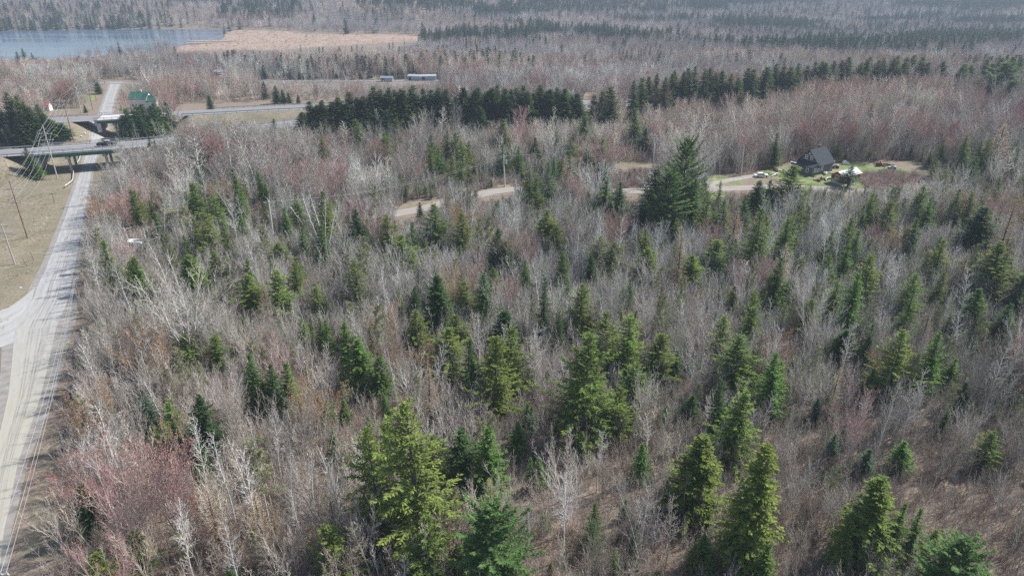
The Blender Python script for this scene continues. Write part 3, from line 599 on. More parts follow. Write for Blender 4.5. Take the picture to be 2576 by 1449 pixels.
bridge(HW1, 'near grey highway bridge with green girders crossing the gravel road, pickup truck on it', m_asphalt, True, [-3.6, 6.8])
bridge(HW2, 'far highway bridge with pale bare deck and green girders over the gravel road', m_deckc, False, [-6.5])
def guard(HW, a0, a1, off_, label):
    Pl, zf, e0, e1, D = HW; xs = np.arange(a0, a1, 3.8); pts = [(x, float(np.interp(x, [p[0] for p in Pl], [p[1] for p in Pl]))) for x in xs]; o2 = offs(pts, off_, -off_); mb = MB(); ps = []
    for (l, r) in o2: z = zf(*l) + .1; ps.append((l[0], l[1], z + .62)); mb.box((l[0], l[1], z + .3), (.14, .14, .75))
    root = empty('guardrail', (ps[0][0], ps[0][1], ps[0][2] - .6), label, 'guardrail'); build_each(mb, 'post', m_wood, root)
    rb = MB()
    for p0, p1 in zip(ps[:-1], ps[1:]): d = (p1[0] - p0[0], p1[1] - p0[1]); rb.box(((p0[0] + p1[0]) / 2, (p0[1] + p1[1]) / 2, (p0[2] + p1[2]) / 2), (math.hypot(*d) + .02, .07, .3), d)
    rb.build('rail', m_rail, root)
guard(HW1, -330, -150, 5.3, 'steel guardrail on the far side of the near highway, left of its bridge')
guard(HW1, -330, -150, -5.3, 'steel guardrail on the near side of the near highway, left of its bridge')
guard(HW1, -124, -60, 5.3, 'steel guardrail on the far side of the near highway, right of its bridge')
guard(HW2, -120, -20, 5.3, 'steel guardrail along the back edge of the far highway, right of its bridge')
guard(HW2, -130, -60, -5.3, 'steel guardrail along the front edge of the far highway, right of its bridge')
guard(HW2, -330, -160, 5.3, 'steel guardrail along the far highway, left of its pale bridge')
ps = [P(u, v) for u, v in [(204, 390), (202, 403), (194, 417), (187, 430), (186, 446), (184, 457), (178, 464), (164, 474)]]
root = empty('guardrail', ps[0], 'pale curved guardrail beside the gravel road, leading out from under the near bridge', 'guardrail')
def smooth(ps, k=5):
    out = []
    for i in range(len(ps) - 1):
        a, b_, c_, d_ = [np.array(ps[max(0, min(len(ps) - 1, j))], float) for j in (i - 1, i, i + 1, i + 2)]
        for t in np.arange(k) / k: out.append(tuple(.5 * (2 * b_ + (c_ - a) * t + (2 * a - 5 * b_ + 4 * c_ - d_) * t * t + (3 * b_ - a - 3 * c_ + d_) * t ** 3)))
    out.append(tuple(ps[-1])); return out
rb = MB(); sp_ = smooth(ps, 4)
for p0, p1 in zip(sp_[:-1], sp_[1:]): d = (p1[0] - p0[0], p1[1] - p0[1]); rb.box(((p0[0] + p1[0]) / 2, (p0[1] + p1[1]) / 2, .68), (math.hypot(*d) + .04, .09, .34), d)
rb.build('rail', varied('pale_rail', (.55, .57, .55), (.70, .72, .69), 1), root); pb = MB()
for p in sp_[::2]: pb.box((p[0], p[1], .35), (.16, .2, .8))
build_each(pb, 'post', m_wood, root)
# pickup truck on the near bridge
def pickup():
    Pl, zf, e0, e1, D = HW1; e0, e1 = np.array(e0), np.array(e1); ax = (e1 - e0) / np.linalg.norm(e1 - e0); pn = np.array([-ax[1], ax[0]]); q = e0 + ax * 19.6 - pn * .2; z = (zf(*e0) + zf(*e1)) / 2 + .13
    root = empty('pickup_truck', (q[0], q[1], z), 'black pickup truck driving right across the near highway bridge', 'pickup truck'); ex, ey, ez = (ax[0], ax[1], 0), (pn[0], pn[1], 0), (0, 0, 1)
    O = np.array([q[0], q[1], z]); W = 1.95
    def at(a, o_, h): return tuple(O + np.array(ex) * a + np.array(ey) * o_ + np.array([0, 0, h]))
    paint = varied('black_paint', (.012, .013, .016), (.022, .023, .028), 1, .18); tyre = varied('rubber', (.015, .015, .015), (.03, .03, .03), 3); chrome = varied('chrome', (.6, .6, .6), (.75, .75, .75), 2, .2, .8)
    body = [(-2.9, .5), (-2.9, 1.18), (-2.85, 1.25), (-.75, 1.25), (-.75, 1.2), (1.3, 1.2), (2.65, 1.08), (2.9, .9), (2.92, .5), (2.35, .45), (2.2, .85), (1.95, .95), (1.65, .85), (1.5, .45), (-1.3, .45), (-1.45, .85), (-1.75, .95), (-2.05, .85), (-2.2, .45)]
    bo = MB().prism(body, at(0, -W / 2, 0), ex, ez, ey, W).build('body', paint, root, bev=.04)
    MB().box(at(-1.8, 0, 1.262), (1.9, 1.5, .02), ax).build('bed', varied('bed_liner', (.03, .03, .03), (.05, .05, .05)), root)
    cab = [(-.85, 1.2), (-.7, 1.82), (-.55, 1.9), (.55, 1.9), (.75, 1.84), (1.35, 1.2)]; cb = MB().prism(cab, at(0, -.86, 0), ex, ez, ey, 1.72).build('cab', varied('silver_roof', (.30, .31, .33), (.42, .43, .45), 1, .25), root, bev=.05)
    for s_ in (-1, 1):
        MB().prism([(-.68, 1.28), (-.58, 1.76), (.05, 1.76), (.05, 1.28)], at(0, s_ * .865, 0), ex, ez, ey, .02 * s_).build('side_window', m_dark, root)
        MB().prism([(.12, 1.28), (.12, 1.76), (.65, 1.76), (1.12, 1.28)], at(0, s_ * .865, 0), ex, ez, ey, .02 * s_).build('side_window', m_dark, root)
        MB().box(at(2.86, s_ * .72, .92), (.14, .36, .2), ax).build('headlight', chrome, root); MB().box(at(-2.91, s_ * .85, 1.0), (.04, .16, .34), ax).build('tail_light', varied('red_lens', (.3, .01, .01), (.4, .02, .02)), root)
        MB().box(at(.95, s_ * 1.08, 1.28), (.16, .22, .2), ax).build('mirror', paint, root)
        for a in (1.93, -1.75):
            wh = MB().tube([at(a, s_ * .72, .4), at(a, s_ * .99, .4)], .4, 18).build('wheel', tyre, root); r = MB().tube([at(a, s_ * .985, .4), at(a, s_ * 1.01, .4)], .24, 12).build('rim', chrome, root); r.parent = wh; r.location = (0, 0, 0)
    MB().prism([(.80, 1.80), (1.30, 1.24), (1.34, 1.26), (.84, 1.83)], at(0, -.74, 0), ex, ez, ey, 1.48).build('windscreen', m_dark, root)
    MB().box(at(2.93, 0, .62), (.12, 1.9, .2), ax).build('bumper', chrome, root); MB().box(at(-2.95, 0, .6), (.12, 1.9, .18), ax).build('bumper', chrome, root)
pickup()
# ------------------------------------------------------------------ the grey house and the red shed
E1 = Vector((.84, .543, 0)); E2 = Vector((-.543, .84, 0)); UPV = Vector((0, 0, 1))
shing = varied('weathered_shingles', (.10, .105, .115), (.18, .175, .175), 3.5, .9, bump=.2); m_roof = varied('dark_roofing', (.030, .037, .048), (.050, .060, .073), 1.2, .8); m_trim = varied('house_trim', (.78, .79, .79), (.88, .88, .87), 2)
def house():
    Fp = Vector(P(2041, 444.5)); Fp.z = float(height(Fp.x, Fp.y)); root = empty('grey_house', Fp, 'weathered grey shingled house with dark steep roof and white window frames', 'house')
    def at(a, b_, h): return Fp + E1 * a + E2 * b_ + UPV * h
    W, PD, L = 7.4, 2.7, 10.4; mb = MB()                                     # main walls: gable prism; lean-to in front
    mb.prism([(0, -.3), (0, 3.2), (W / 2, 7.0), (W, 3.2), (W, -.3)], at(PD, 0, 0), E2, UPV, E1, L - PD)
    mb.prism([(0, -.3), (0, 2.55), (PD, 3.45), (PD, -.3)], at(0, .05, 0), E1, UPV, E2, W - .1); mb.build('wall', shing, root)
    rf = MB()
    for s_ in (0, 1):
        q0 = (-.45, 2.78) if s_ == 0 else (W + .45, 2.78); rd = (W / 2, 7.06); nrm = .2
        prof = [q0, rd, (rd[0], rd[1] + .24), (q0[0], q0[1] + .2)]; rf.prism(prof, at(PD - .35, 0, 0), E2, UPV, E1, L - PD + .7)
    rf.build('roof', m_roof, root)
    MB().prism([(-.4, 2.42), (PD - .02, 3.56), (PD - .02, 3.74), (-.4, 2.6)], at(0, -.3, 0), E1, UPV, E2, W + .6).build('porch_roof', m_roof, root)
    ch = MB().box(at(PD + 5.4, W / 2 + .6, 7.2), (.6, .6, 1.5), E1[:2]).box(at(PD + 5.4, W / 2 + .6, 7.98), (.7, .7, .12), E1[:2]).build('chimney', varied('chimney_brick', (.25, .10, .07), (.40, .18, .12), 4), root)
    def win(o_, ex, nrm, w_, h_, bar=True, name='window'):
        fr = MB(); t = .19; o_ = Vector(o_); nrm = Vector(nrm); ex = Vector(ex)
        for a, c_, ww, hh in ((0, -h_ / 2, w_ + t * 2, t), (0, h_ / 2, w_ + t * 2, t), (-w_ / 2, 0, t, h_), (w_ / 2, 0, t, h_)) + (((0, 0, w_, t * .8),) if bar else ()):
            fr.prism([(-ww / 2, -hh / 2), (ww / 2, -hh / 2), (ww / 2, hh / 2), (-ww / 2, hh / 2)], o_ + ex * a + UPV * c_ + nrm * .003, ex, UPV, nrm, .09)
        f = fr.build(name, m_trim, root); g = MB().prism([(-w_ / 2, -h_ / 2), (w_ / 2, -h_ / 2), (w_ / 2, h_ / 2), (-w_ / 2, h_ / 2)], o_ + nrm * .004, ex, UPV, nrm, .03).build('pane', m_dark, root); g.parent = f; g.location = (0, 0, 0); return f
    fn = -E1; sn = -E2
    win(at(PD, 2.75, 4.9), E2, fn, .75, 1.15); win(at(PD, 4.65, 4.9), E2, fn, .75, 1.15)
    MB().box(at(PD - .08, W / 2 - .1, 6.1), (.14, .4, .5), E1[:2]).build('vent', m_trim, root)
    win(at(0, 1.75, 1.6), E2, fn, .75, 1.2, False); win(at(0, 4.35, 1.6), E2, fn, .75, 1.2, False)
    d = MB().prism([(-.55, 0), (.55, 0), (.55, 2.15), (-.55, 2.15)], at(0, 6.2, 0) + fn * .003, E2, UPV, fn, .07).build('door', m_trim, root); g = MB().prism([(-.3, .5), (.3, .5), (.3, 1.9), (-.3, 1.9)], at(0, 6.2, 0) + fn * .08, E2, UPV, fn, .015).build('door_pane', m_dark, root); g.parent = d; g.location = (0, 0, 0)
    win(at(1.35, 0.02, 1.75), E1, sn, .75, 1.1); win(at(2.9, 0.02, 1.55), E1, sn, .8, .8, False); win(at(4.8, 0.02, 1.9), E1, sn, .8, 1.3)
    MB().prism([(-.5, 0), (2.2, 0), (2.2, .09), (-.5, .09)], at(-.02, 5.2, 2.33), E2, UPV, fn, .5).build('gutter', m_trim, root)
    for b_ in (6.5, 7.6): s_ = MB().box(at(-.1, b_, 2.86 + .1), (.9, .5, .14), E2[:2]); s_.build('roof_tarp', m_white, root)
    MB().box(at(L - .1, -.25, 3.3), (.15, .3, .5), E1[:2]).build('light', m_white, root)
house()
def shed():
    Fp = Vector(P(2088, 459)); Fp.z = float(height(Fp.x, Fp.y)); root = empty('red_shed', Fp, 'long red shed with white metal roof beside the grey house', 'shed'); e1 = Vector((.84, .543, 0)); e2 = Vector((.56, -.83, 0))
    def at(a, b_, h): return Fp + e1 * a + e2 * b_ + UPV * h
    W, L = 4.0, 8.6; red = varied('red_boards', (.30, .025, .03), (.44, .06, .065), 1.8, .8)
    MB().prism([(0, .9), (0, 2.6), (W / 2, 3.7), (W, 2.6), (W, .9)], at(0, 0, 0), e2, UPV, e1, L).build('wall', red, root)
    MB().prism([(.03, -.2), (.03, .9), (W - .03, .9), (W - .03, -.2)], at(.02, 0, 0), e2, UPV, e1, L - .04).build('skirting', varied('galvanised_sheet', (.42, .45, .47), (.60, .62, .64), 2, .5, .3), root)
    rf = MB(); rf.prism([(-.3, 2.44), (W / 2, 3.72), (W / 2, 3.82), (-.3, 2.54)], at(-.3, 0, 0), e2, UPV, e1, L + .6); rf.prism([(W + .3, 2.44), (W + .3, 2.54), (W / 2, 3.82), (W / 2, 3.72)], at(-.3, 0, 0), e2, UPV, e1, L + .6); rf.build('roof', m_white, root)
    fr = MB()
    for a, c_, ww, hh in ((0, -.5, 1.1, .09), (0, .5, 1.1, .09), (-.5, 0, .09, 1), (.5, 0, .09, 1), (0, 0, 1, .07)): fr.prism([(-ww / 2, -hh / 2), (ww / 2, -hh / 2), (ww / 2, hh / 2), (-ww / 2, hh / 2)], at(-.003, W / 2, 1.9) + e2 * a + UPV * c_, e2, UPV, -e1, .07)
    f = fr.build('window', m_trim, root); g = MB().prism([(-.5, -.5), (.5, -.5), (.5, .5), (-.5, .5)], at(-.004, W / 2, 1.9), e2, UPV, -e1, .025).build('pane', m_dark, root); g.parent = f; g.location = (0, 0, 0)
shed()
# yard things
def small(name, u, v, label, cat, parts, group=None):
    p = Vector(P(u, v)); root = empty(name, p, label, cat, group)
    for pn_, mm, fn_ in parts: mb = MB(); fn_(mb, p); build_each(mb, pn_, mm, root, bev=.03)
m_blue = varied('blue_paint', (.03, .12, .35), (.06, .2, .5), 1, .3); m_blk = varied('black_plastic', (.015, .015, .017), (.04, .04, .042), 2, .4); m_redp = varied('red_paint', (.35, .02, .02), (.5, .05, .04), 2, .4)
def atv(mb_kind):
    def wheels(mb, p):
        for a in (-.75, .75):
            for b_ in (-.5, .5): mb.tube([(p.x + a, p.y + b_ - .14, p.z + .32), (p.x + a, p.y + b_ + .14, p.z + .32)], .32, 12)
    def body(mb, p): mb.prism([(-1.1, .45), (-1.15, .8), (-.6, .9), (-.2, .75), (.3, .8), (.75, 1.05), (1.2, .75), (1.1, .5), (.4, .4), (-.4, .4)], (p.x, p.y - .38, p.z), (1, 0, 0), (0, 0, 1), (0, 1, 0), .76)
    def rack(mb, p): mb.box((p.x + .9, p.y, p.z + 1.0), (.6, .8, .06)).box((p.x - .85, p.y, p.z + .95), (.7, .8, .06)).tube([(p.x + .35, p.y - .4, p.z + 1.2), (p.x + .45, p.y, p.z + 1.15), (p.x + .35, p.y + .4, p.z + 1.2)], .04, 6)
    def seat(mb, p): mb.box((p.x - .3, p.y, p.z + .95), (.8, .34, .16))
    return [('body', mb_kind, body), ('wheel', m_blk, wheels), ('rack', m_white, rack), ('seat', m_blk, seat)]
small('quad_bike', 2243, 427, 'blue and white quad bike parked at the right end of the lawn', 'quad bike', atv(m_blue))
small('lawn_tractor', 2100, 424, 'dark red and black lawn tractor parked behind the grey house', 'lawn tractor', atv(varied('dark_red', (.10, .01, .015), (.16, .02, .025))))
small('white_car', 1914, 446, 'white car parked beyond the brush left of the grey house', 'car', [
    ('body', m_white, lambda mb, p: mb.prism([(-2.1, .3), (-2.15, .75), (-1.5, .9), (1.3, .92), (2.1, .75), (2.15, .3)], (p.x, p.y - .85, p.z), (1, 0, 0), (0, 0, 1), (0, 1, 0), 1.7)),
    ('cabin', m_white, lambda mb, p: mb.prism([(-1.5, .88), (-1.0, 1.36), (.5, 1.38), (1.1, .9)], (p.x, p.y - .75, p.z), (1, 0, 0), (0, 0, 1), (0, 1, 0), 1.5)),
    ('side_window', m_dark, lambda mb, p: mb.prism([(-1.3, .94), (-.95, 1.28), (.42, 1.3), (.85, .95)], (p.x, p.y - .77, p.z), (1, 0, 0), (0, 0, 1), (0, 1, 0), .03)),
    ('wheel', m_blk, lambda mb, p: [mb.tube([(p.x + a, p.y + b_, p.z + .3), (p.x + a, p.y + b_ + .2, p.z + .3)], .3, 12) for a in (-1.3, 1.3) for b_ in (-.9, .7)])])
small('burn_barrel', 2210, 419, 'rusty burn pile stove at the back edge of the lawn', 'stove', [('drum', varied('rust', (.09, .04, .03), (.18, .08, .05), 3), lambda mb, p: mb.box((p.x, p.y, p.z + .6), (1.5, 1.0, 1.2)).tube([(p.x + .3, p.y, p.z + 1.2), (p.x + .3, p.y, p.z + 1.8)], .15, 8)), ('lid', m_redp, lambda mb, p: mb.box((p.x + 1.5, p.y - .5, p.z + .2), (.6, .5, .4)))])
small('yard_canopy', 2127, 414, 'white plastic wrapped stack on the lawn behind the red shed', 'stack', [('cover', m_white, lambda mb, p: mb.prism([(-1.1, 0), (-1, .9), (-.2, 1.35), (.6, .9), (1.2, .3), (1.3, 0)], (p.x, p.y - .5, p.z), (1, 0, 0), (0, 0, 1), (0, 1, 0), 1.0))])
k = 0
def plank_heap(u, v, label, mats_, sz=1.0, cnt=14):
    p = Vector(P(u, v)); root = empty('scrap_pile', p, label, 'scrap pile', 'heaps of scrap in the yard')
    for j, mm in enumerate(mats_):
        mb = MB()
        for i in range(cnt // len(mats_)):
            a = rnd.uniform(0, 3.14); mb.box((p.x + rnd.gauss(0, .9 * sz), p.y + rnd.gauss(0, .6 * sz), p.z + .1 + rnd.random() * .4), (rnd.uniform(.5, 2.2) * sz, rnd.uniform(.12, .5), rnd.uniform(.05, .3)), (math.cos(a), math.sin(a)))
        build_each(mb, 'board', mm, root)
plank_heap(2068, 452, 'heap of pale boards and rubbish on the ground in front of the grey house', [m_white, m_wood, m_blk], 1.3, 24)
plank_heap(2060, 456, 'dark scrap beside the pale board heap in front of the grey house', [m_blk, m_redp], .6, 8)
plank_heap(2078, 438, 'reddish boards leaning between the grey house and the red shed', [varied('red_brown_board', (.22, .10, .08), (.34, .17, .14), 2), m_white], .9, 12)
plank_heap(2175, 453, 'white scrap lying behind the blue green spruce beside the shed', [m_white, m_wood], .7, 8)
plank_heap(2225, 416, 'brown brush and scrap heap along the back of the lawn', [m_wood, m_blk], 1.2, 18)
plank_heap(1965, 432, 'small rubbish heap left of the house porch', [m_wood, m_white, m_blk], 1.2, 15)
plank_heap(1940, 442, 'scattered pale scrap between the white car and the porch', [m_white, m_blk], 1.4, 14)
plank_heap(2207, 487, 'pale rubble lying on the dirt road right of the shed', [m_white, m_conc], 1.4, 18)
# other buildings ---------------------------------------------------------------
def gable(name, u, v, w_, d_, hw, hr, label, wallm, roofm, ang=0.0, cat='building', wins=(), chim=False, wing=None):
    c = Vector(P(u, v)); ex = Vector((math.cos(ang), math.sin(ang), 0)); ey = Vector((-ex.y, ex.x, 0)); root = empty(name, c, label, cat)
    def part(o_, w_, d_, hw, hr, nm1='wall', nm2='roof'):
        MB().prism([(0, -.6), (0, hw), (d_ / 2, hr), (d_, hw), (d_, -.6)], o_, ey, UPV, ex, w_).build(nm1, wallm, root)
        rf = MB(); rf.prism([(-.4, hw - .3), (d_ / 2, hr), (d_ / 2, hr + .2), (-.4, hw - .08)], o_ - ex * .35, ey, UPV, ex, w_ + .7); rf.prism([(d_ + .4, hw - .3), (d_ + .4, hw - .08), (d_ / 2, hr + .2), (d_ / 2, hr)], o_ - ex * .35, ey, UPV, ex, w_ + .7); rf.build(nm2, roofm, root)
    o_ = c - ex * w_ / 2; part(o_, w_, d_, hw, hr)
    if wing: part(o_ + ex * (w_ + .02), *wing, 'wing_wall', 'wing_roof')
    for a, h_, ww, hh in wins:
        f = MB().prism([(-ww / 2, 0), (ww / 2, 0), (ww / 2, hh), (-ww / 2, hh)], o_ + ex * a + UPV * h_, ex, UPV, -ey, .06).build('window', m_trim, root)
        g = MB().prism([(-ww / 2 + .12, .12), (ww / 2 - .12, .12), (ww / 2 - .12, hh - .12), (-ww / 2 + .12, hh - .12)], o_ + ex * a + UPV * h_ - ey * .05, ex, UPV, -ey, .04).build('pane', m_dark, root); g.parent = f; g.location = (0, 0, 0)
    if chim: MB().box(o_ + ex * w_ * .6 + ey * d_ / 2 + UPV * (hr + .5), (.5, .5, 1.3)).build('chimney', m_white, root)
gable('farmhouse', 350, 275, 8.0, 7, 4.6, 7.2, 'white farmhouse with green metal roof right of the gravel road', m_white, varied('green_metal_roof', (.04, .13, .10), (.065, .18, .14), .6, .5), cat='house', wins=[(1.6, .8, 1.0, 1.5), (3.0, .8, 1.0, 1.5), (5.0, .8, 1.2, 1.6), (6.2, .8, .9, 1.6)], chim=True, wing=(4.6, 6, 3.6, 5.6))
gable('low_house', 64, 282, 9.0, 5, 2.4, 3.6, 'low house with faded red roof behind the spruces at the left edge', varied('grey_wall', (.25, .24, .24), (.36, .35, .34), 1), varied('faded_red_roof', (.36, .12, .12), (.48, .2, .19), 1), cat='house', wins=[(2, .6, .9, 1.1), (5.5, .6, .9, 1.1)])
gable('small_hut', 118, 280, 2.6, 2.6, 2.6, 3.9, 'small white hut with red roof near the power poles', m_white, varied('hut_red_roof', (.42, .13, .13), (.55, .2, .19), 1), cat='hut', wins=[(1.3, .8, .7, .9)])
m_sheet = varied('blue_grey_sheet', (.28, .33, .38), (.40, .45, .50), .8, .4, .4)
def longhouse(u, v, w_, h_, ang, label, wm=m_sheet, rm=None):
    c = Vector(P(u, v)); ex = Vector((math.cos(ang), math.sin(ang), 0)); root = empty('storage_shed', c, label, 'shed', 'long metal sheds beside the far road')
    ey = Vector((-ex.y, ex.x, 0)); MB().prism([(0, -.5), (0, h_), (3, h_ + .7), (6, h_), (6, -.5)], c - ex * w_ / 2, ey, UPV, ex, w_).build('wall', wm, root)
    rf = MB(); rf.prism([(-.3, h_ - .02), (3, h_ + .74), (3, h_ + .9), (-.3, h_ + .14)], c - ex * (w_ / 2 + .3), ey, UPV, ex, w_ + .6); rf.prism([(6.3, h_ - .02), (6.3, h_ + .14), (3, h_ + .9), (3, h_ + .74)], c - ex * (w_ / 2 + .3), ey, UPV, ex, w_ + .6); rf.build('roof', rm or varied('sheet_roof', (.42, .45, .49), (.55, .58, .62), 1, .5, .2), root)
    MB().box(c - ex * (w_ / 2 - 1.6) - ey * .05 + UPV * 1.1, (1.6, .08, 2.2), ex[:2]).build('door', m_dark, root)
longhouse(1043, 204, 9.5, 2.8, -.25, 'left one of the two long blue grey sheds with white roofs by the far road')
longhouse(1078, 204, 9.5, 2.8, .04, 'right one of the two long blue grey sheds with white roofs by the far road')
longhouse(972, 207, 7.5, 2.4, 0, 'pale stacked metal shed left of the two long sheds, half hidden by bushes', rm=m_sheet)
longhouse(551, 190, 8.0, 2.2, 0, 'pale grey roofed shed among bare trees above the farmhouse', rm=varied('pale_sheet', (.5, .53, .57), (.62, .65, .69), 1, .5, .2))
small('camper_trailer', 341, 632, 'white boxy camper trailer half hidden in the brush right of the gravel road', 'trailer', [
    ('body', m_white, lambda mb, p: mb.prism([(-2.2, .5), (-2.2, 2.3), (-1.9, 2.6), (1.9, 2.6), (2.3, 2.1), (2.3, .5)], (p.x, p.y - 1, p.z), (1, 0, 0), (0, 0, 1), (0, 1, 0), 2.1)),
    ('window', m_dark, lambda mb, p: mb.box((p.x - .4, p.y - 1.02, p.z + 1.7), (1.1, .05, .7))), ('wheel', m_blk, lambda mb, p: mb.tube([(p.x, p.y - 1.05, p.z + .35), (p.x, p.y - .8, p.z + .35)], .35, 12))])
# ------------------------------------------------------------------ poles and wires
def pole(u0, v0, u1, v1, label, m=m_post, arms=(), r=.17, xf=False, ang=None, pins=True, extra=0):
    x, y, z = P(u1, v1); top = ztop(y, v0); H = top - z; xt = (u0 - CU) / F * (y * CP + (CAM_H - top) * SP); lean = (xt - x) / H
    lean = max(-.05, min(.05, lean)); root = empty('utility_pole', (x, y, z), label, 'utility pole', 'wooden utility poles'); MB().tube([(x, y, z - .5), (x + lean * H, y, top)], [r, r * .62], 9).build('shaft', m, root)
    A = []; a_ = R(ang) if ang is not None else .12
    for dn, hw in arms:
        c = Vector((x + lean * (H - dn), y - .16, top - dn)); ex = (math.cos(a_), math.sin(a_)); cr = MB().box(c, (hw * 2, .13, .16), ex).build('crossarm', m_grey, root); ins = MB()
        for q in (-hw + .12, -hw * .35, hw * .35, hw - .12): ip = c + Vector((ex[0], ex[1], 0)) * q; ins.tube([ip + UPV * .06, ip + UPV * .32], [.07, .04], 6); A.append(ip + UPV * .33)
        
        for i_ in build_each(ins, 'insulator', m_metal, root): i_.parent = cr; i_.location = (0, 0, 0)
    if xf: MB().tube([(x + .42, y - .1, top - 2.6), (x + .42, y - .1, top - 1.5)], .28, 12).build('transformer', m_metal, root)
    return dict(top=Vector((x + lean * H, y, top)), arms=A, base=Vector((x, y, z)))
PL = {}
PL['A'] = pole(23, 455, 70, 600, 'tall brown pole standing in the tan field left of the gravel road', arms=[(2.0, 2.1), (5.2, 1.3)], r=.2)
PL['B'] = pole(3, 565, 38, 665, 'shorter pole with two crossarms at the left edge of the tan field', m_grey, arms=[(.3, 1.5), (1.9, 1.9)], r=.18)
PL['C'] = pole(107, 315, 145, 450, 'tall weathered pole with three crossarms in front of the near bridge', m_grey, arms=[(2.6, 2.1), (4.4, 2.0), (6.0, 1.7)], r=.2)
PL['D'] = pole(154, 238, 186, 357, 'tall pole with two crossarms between the two highway bridges', arms=[(2.2, 2.2), (4.4, 2.0)], r=.2)
PL['E'] = pole(186, 212, 207, 289, 'grey pole with three crossarms just behind the pale bridge', m_grey, arms=[(2.2, 2.1), (4.2, 2.0), (6.4, 1.9)], xf=True)
PL['F'] = pole(217, 200, 233, 276, 'leaning brown pole on the tan bank left of the far gravel road', arms=[(3, 1.8), (5.6, 1.5)])
PL['H'] = pole(229, 195, 243, 255, 'brown pole with two crossarms by the green verge', arms=[(2.6, 1.9), (4.8, 1.9)])
PL['J'] = pole(245, 180, 257, 237, 'grey pole with three stacked crossarms left of the road junction', m_grey, arms=[(2.5, 2.3), (5.0, 2.0), (7.0, 1.7)])
PL['I'] = pole(253, 163, 264, 212, 'tall pole with three crossarms right at the road junction', arms=[(2, 2.3), (4.4, 2.0), (6.6, 2.0)], xf=True)
PL['K'] = pole(201, 166, 207, 212, 'pole with one wide crossarm rising behind a dark spruce', m_grey, arms=[(.6, 2.2)], xf=True)
PL['L'] = pole(414, 157, 420, 206, 'pale bare pole beyond the far road above the farmhouse', m_grey)
PL['M'] = pole(815, 153, 818, 192, 'pale pole in front of low spruces by the far road, left', m_grey)
PL['M2'] = pole(991, 153, 994, 192, 'pale pole in front of dark spruces by the far road, right', m_grey)
PL['M3'] = pole(1554, 150, 1554, 205, 'thin pale pole among bare trees past the far road', m_grey)
PL['N'] = pole(675, 505, 690, 610, 'weathered pole with insulators rising from the bare trees left of centre', m_pale, arms=[(.5, 1.1)], xf=False, r=.25)
PL['O'] = pole(1267, 390, 1270, 470, 'pale pole beside the dirt road in the centre of the photo', m_pale, arms=[(.6, .9)], xf=True, r=.25)
PL['P'] = pole(1644, 336, 1643, 436, 'tall pale pole standing in the tan clearing', m_pale, arms=[(.8, 1.1)], xf=True, r=.25)
PL['Q'] = pole(1872, 368, 1864, 442, 'thin plain pole left of the grey house', m_pale)
PL['R'] = pole(2366, 236, 2360, 300, 'far pole with white crossarm above the trees at upper right', m_grey, arms=[(.6, 2.3)])
PL['S'] = pole(2135, 456, 2131, 520, 'short grey pole in front of the blue green spruce', m_grey)
PL['T'] = pole(311, 574, 330, 660, 'pole with a broad white crossarm hidden in brush right of the gravel road', m_grey, arms=[(.2, 1.5)], xf=True, ang=28)
PL['T2'] = pole(360, 575, 382, 655, 'pole with a long slanting crossarm beside a small dark fir', m_grey, arms=[(2.6, 2.4)], ang=22)
PL['U'] = pole(186, 705, 209, 776, 'dark leaning pole at the right edge of the gravel road junction', m_wood, r=.15)
PL['V'] = pole(44, 1436, 70, 1640, 'pole top with transformer at the bottom left corner', m_grey, arms=[(.35, .9)], xf=True, r=.2)
m_wire = varied('cable', (.35, .36, .37), (.48, .49, .50), 1, .5)
def wire(a, b_, sag, label, r=.02):
    pts = [tuple(Vector(a).lerp(Vector(b_), t) - UPV * sag * 4 * t * (1 - t)) for t in np.linspace(0, 1, 17)]
    o = MB().tube(pts, r, 4, cap=False).build('power_cable', m_wire); tag(o, label, 'cable', 'overhead power cables')
nth = ['first', 'second', 'third', 'fourth', 'fifth', 'sixth', 'seventh', 'eighth', 'ninth', 'tenth', 'eleventh', 'twelfth']
def span(a, b_, na, nb, idxs, sag=1.2, r=.022):
    for i, j in enumerate(idxs): wire(PL[a]['arms'][j], PL[b_]['arms'][min(j, len(PL[b_]['arms']) - 1)], sag * (1 + .1 * i), f'{nth[i]} cable from {na} to {nb}', r)
    wire(PL[a]['top'], PL[b_]['top'], sag * .6, f'topmost cable from {na} to {nb}', r)
span('A', 'C', 'tall field pole', 'three arm pole by the near bridge', [0, 1, 2, 3, 4, 7], 2.0)
span('C', 'D', 'three arm pole', 'pole between the bridges', [0, 1, 2, 3, 4, 7], 1.0)
span('D', 'E', 'pole between the bridges', 'grey pole behind the pale bridge', [0, 3, 4], 1.0)
span('E', 'J', 'grey pole behind the bridge', 'stacked arm pole at the junction', [0, 3, 5], 1.2, .03)
A0 = PL['A']['arms'][0]; 
for i, q in enumerate((0, 1, 3)): wire(PL['A']['arms'][q], Vector(PL['A']['arms'][q]) + Vector((-34, -62, 0)), 2, f'{nth[i]} cable leaving the tall field pole to the left')
for i, q in enumerate((0, 2, 3)): wire(PL['V']['arms'][q], PL['U']['top'] + Vector((0, 0, -.3 * i)), 1.2, f'{nth[i]} cable from left above the gravel road edge at lower left', .022)
wire(PL['U']['top'], PL['T']['arms'][0], .6, 'thin cable from the junction pole to the white crossarm pole', .02)
for i, q in enumerate((0, 3)): wire(PL['T']['arms'][q], PL['N']['arms'][q], 1.6, f'{nth[i]} cable above the bare trees towards the pole left of centre', .014); wire(PL['N']['arms'][q], PL['O']['arms'][q], 2.5, f'{nth[i]} cable from the pole left of centre to the pole by the dirt road', .012)
for i, q in enumerate((0, 3)): wire(PL['O']['arms'][q], PL['P']['arms'][q], 1.2, f'{nth[i]} cable between the dirt road pole and the clearing pole', .014)
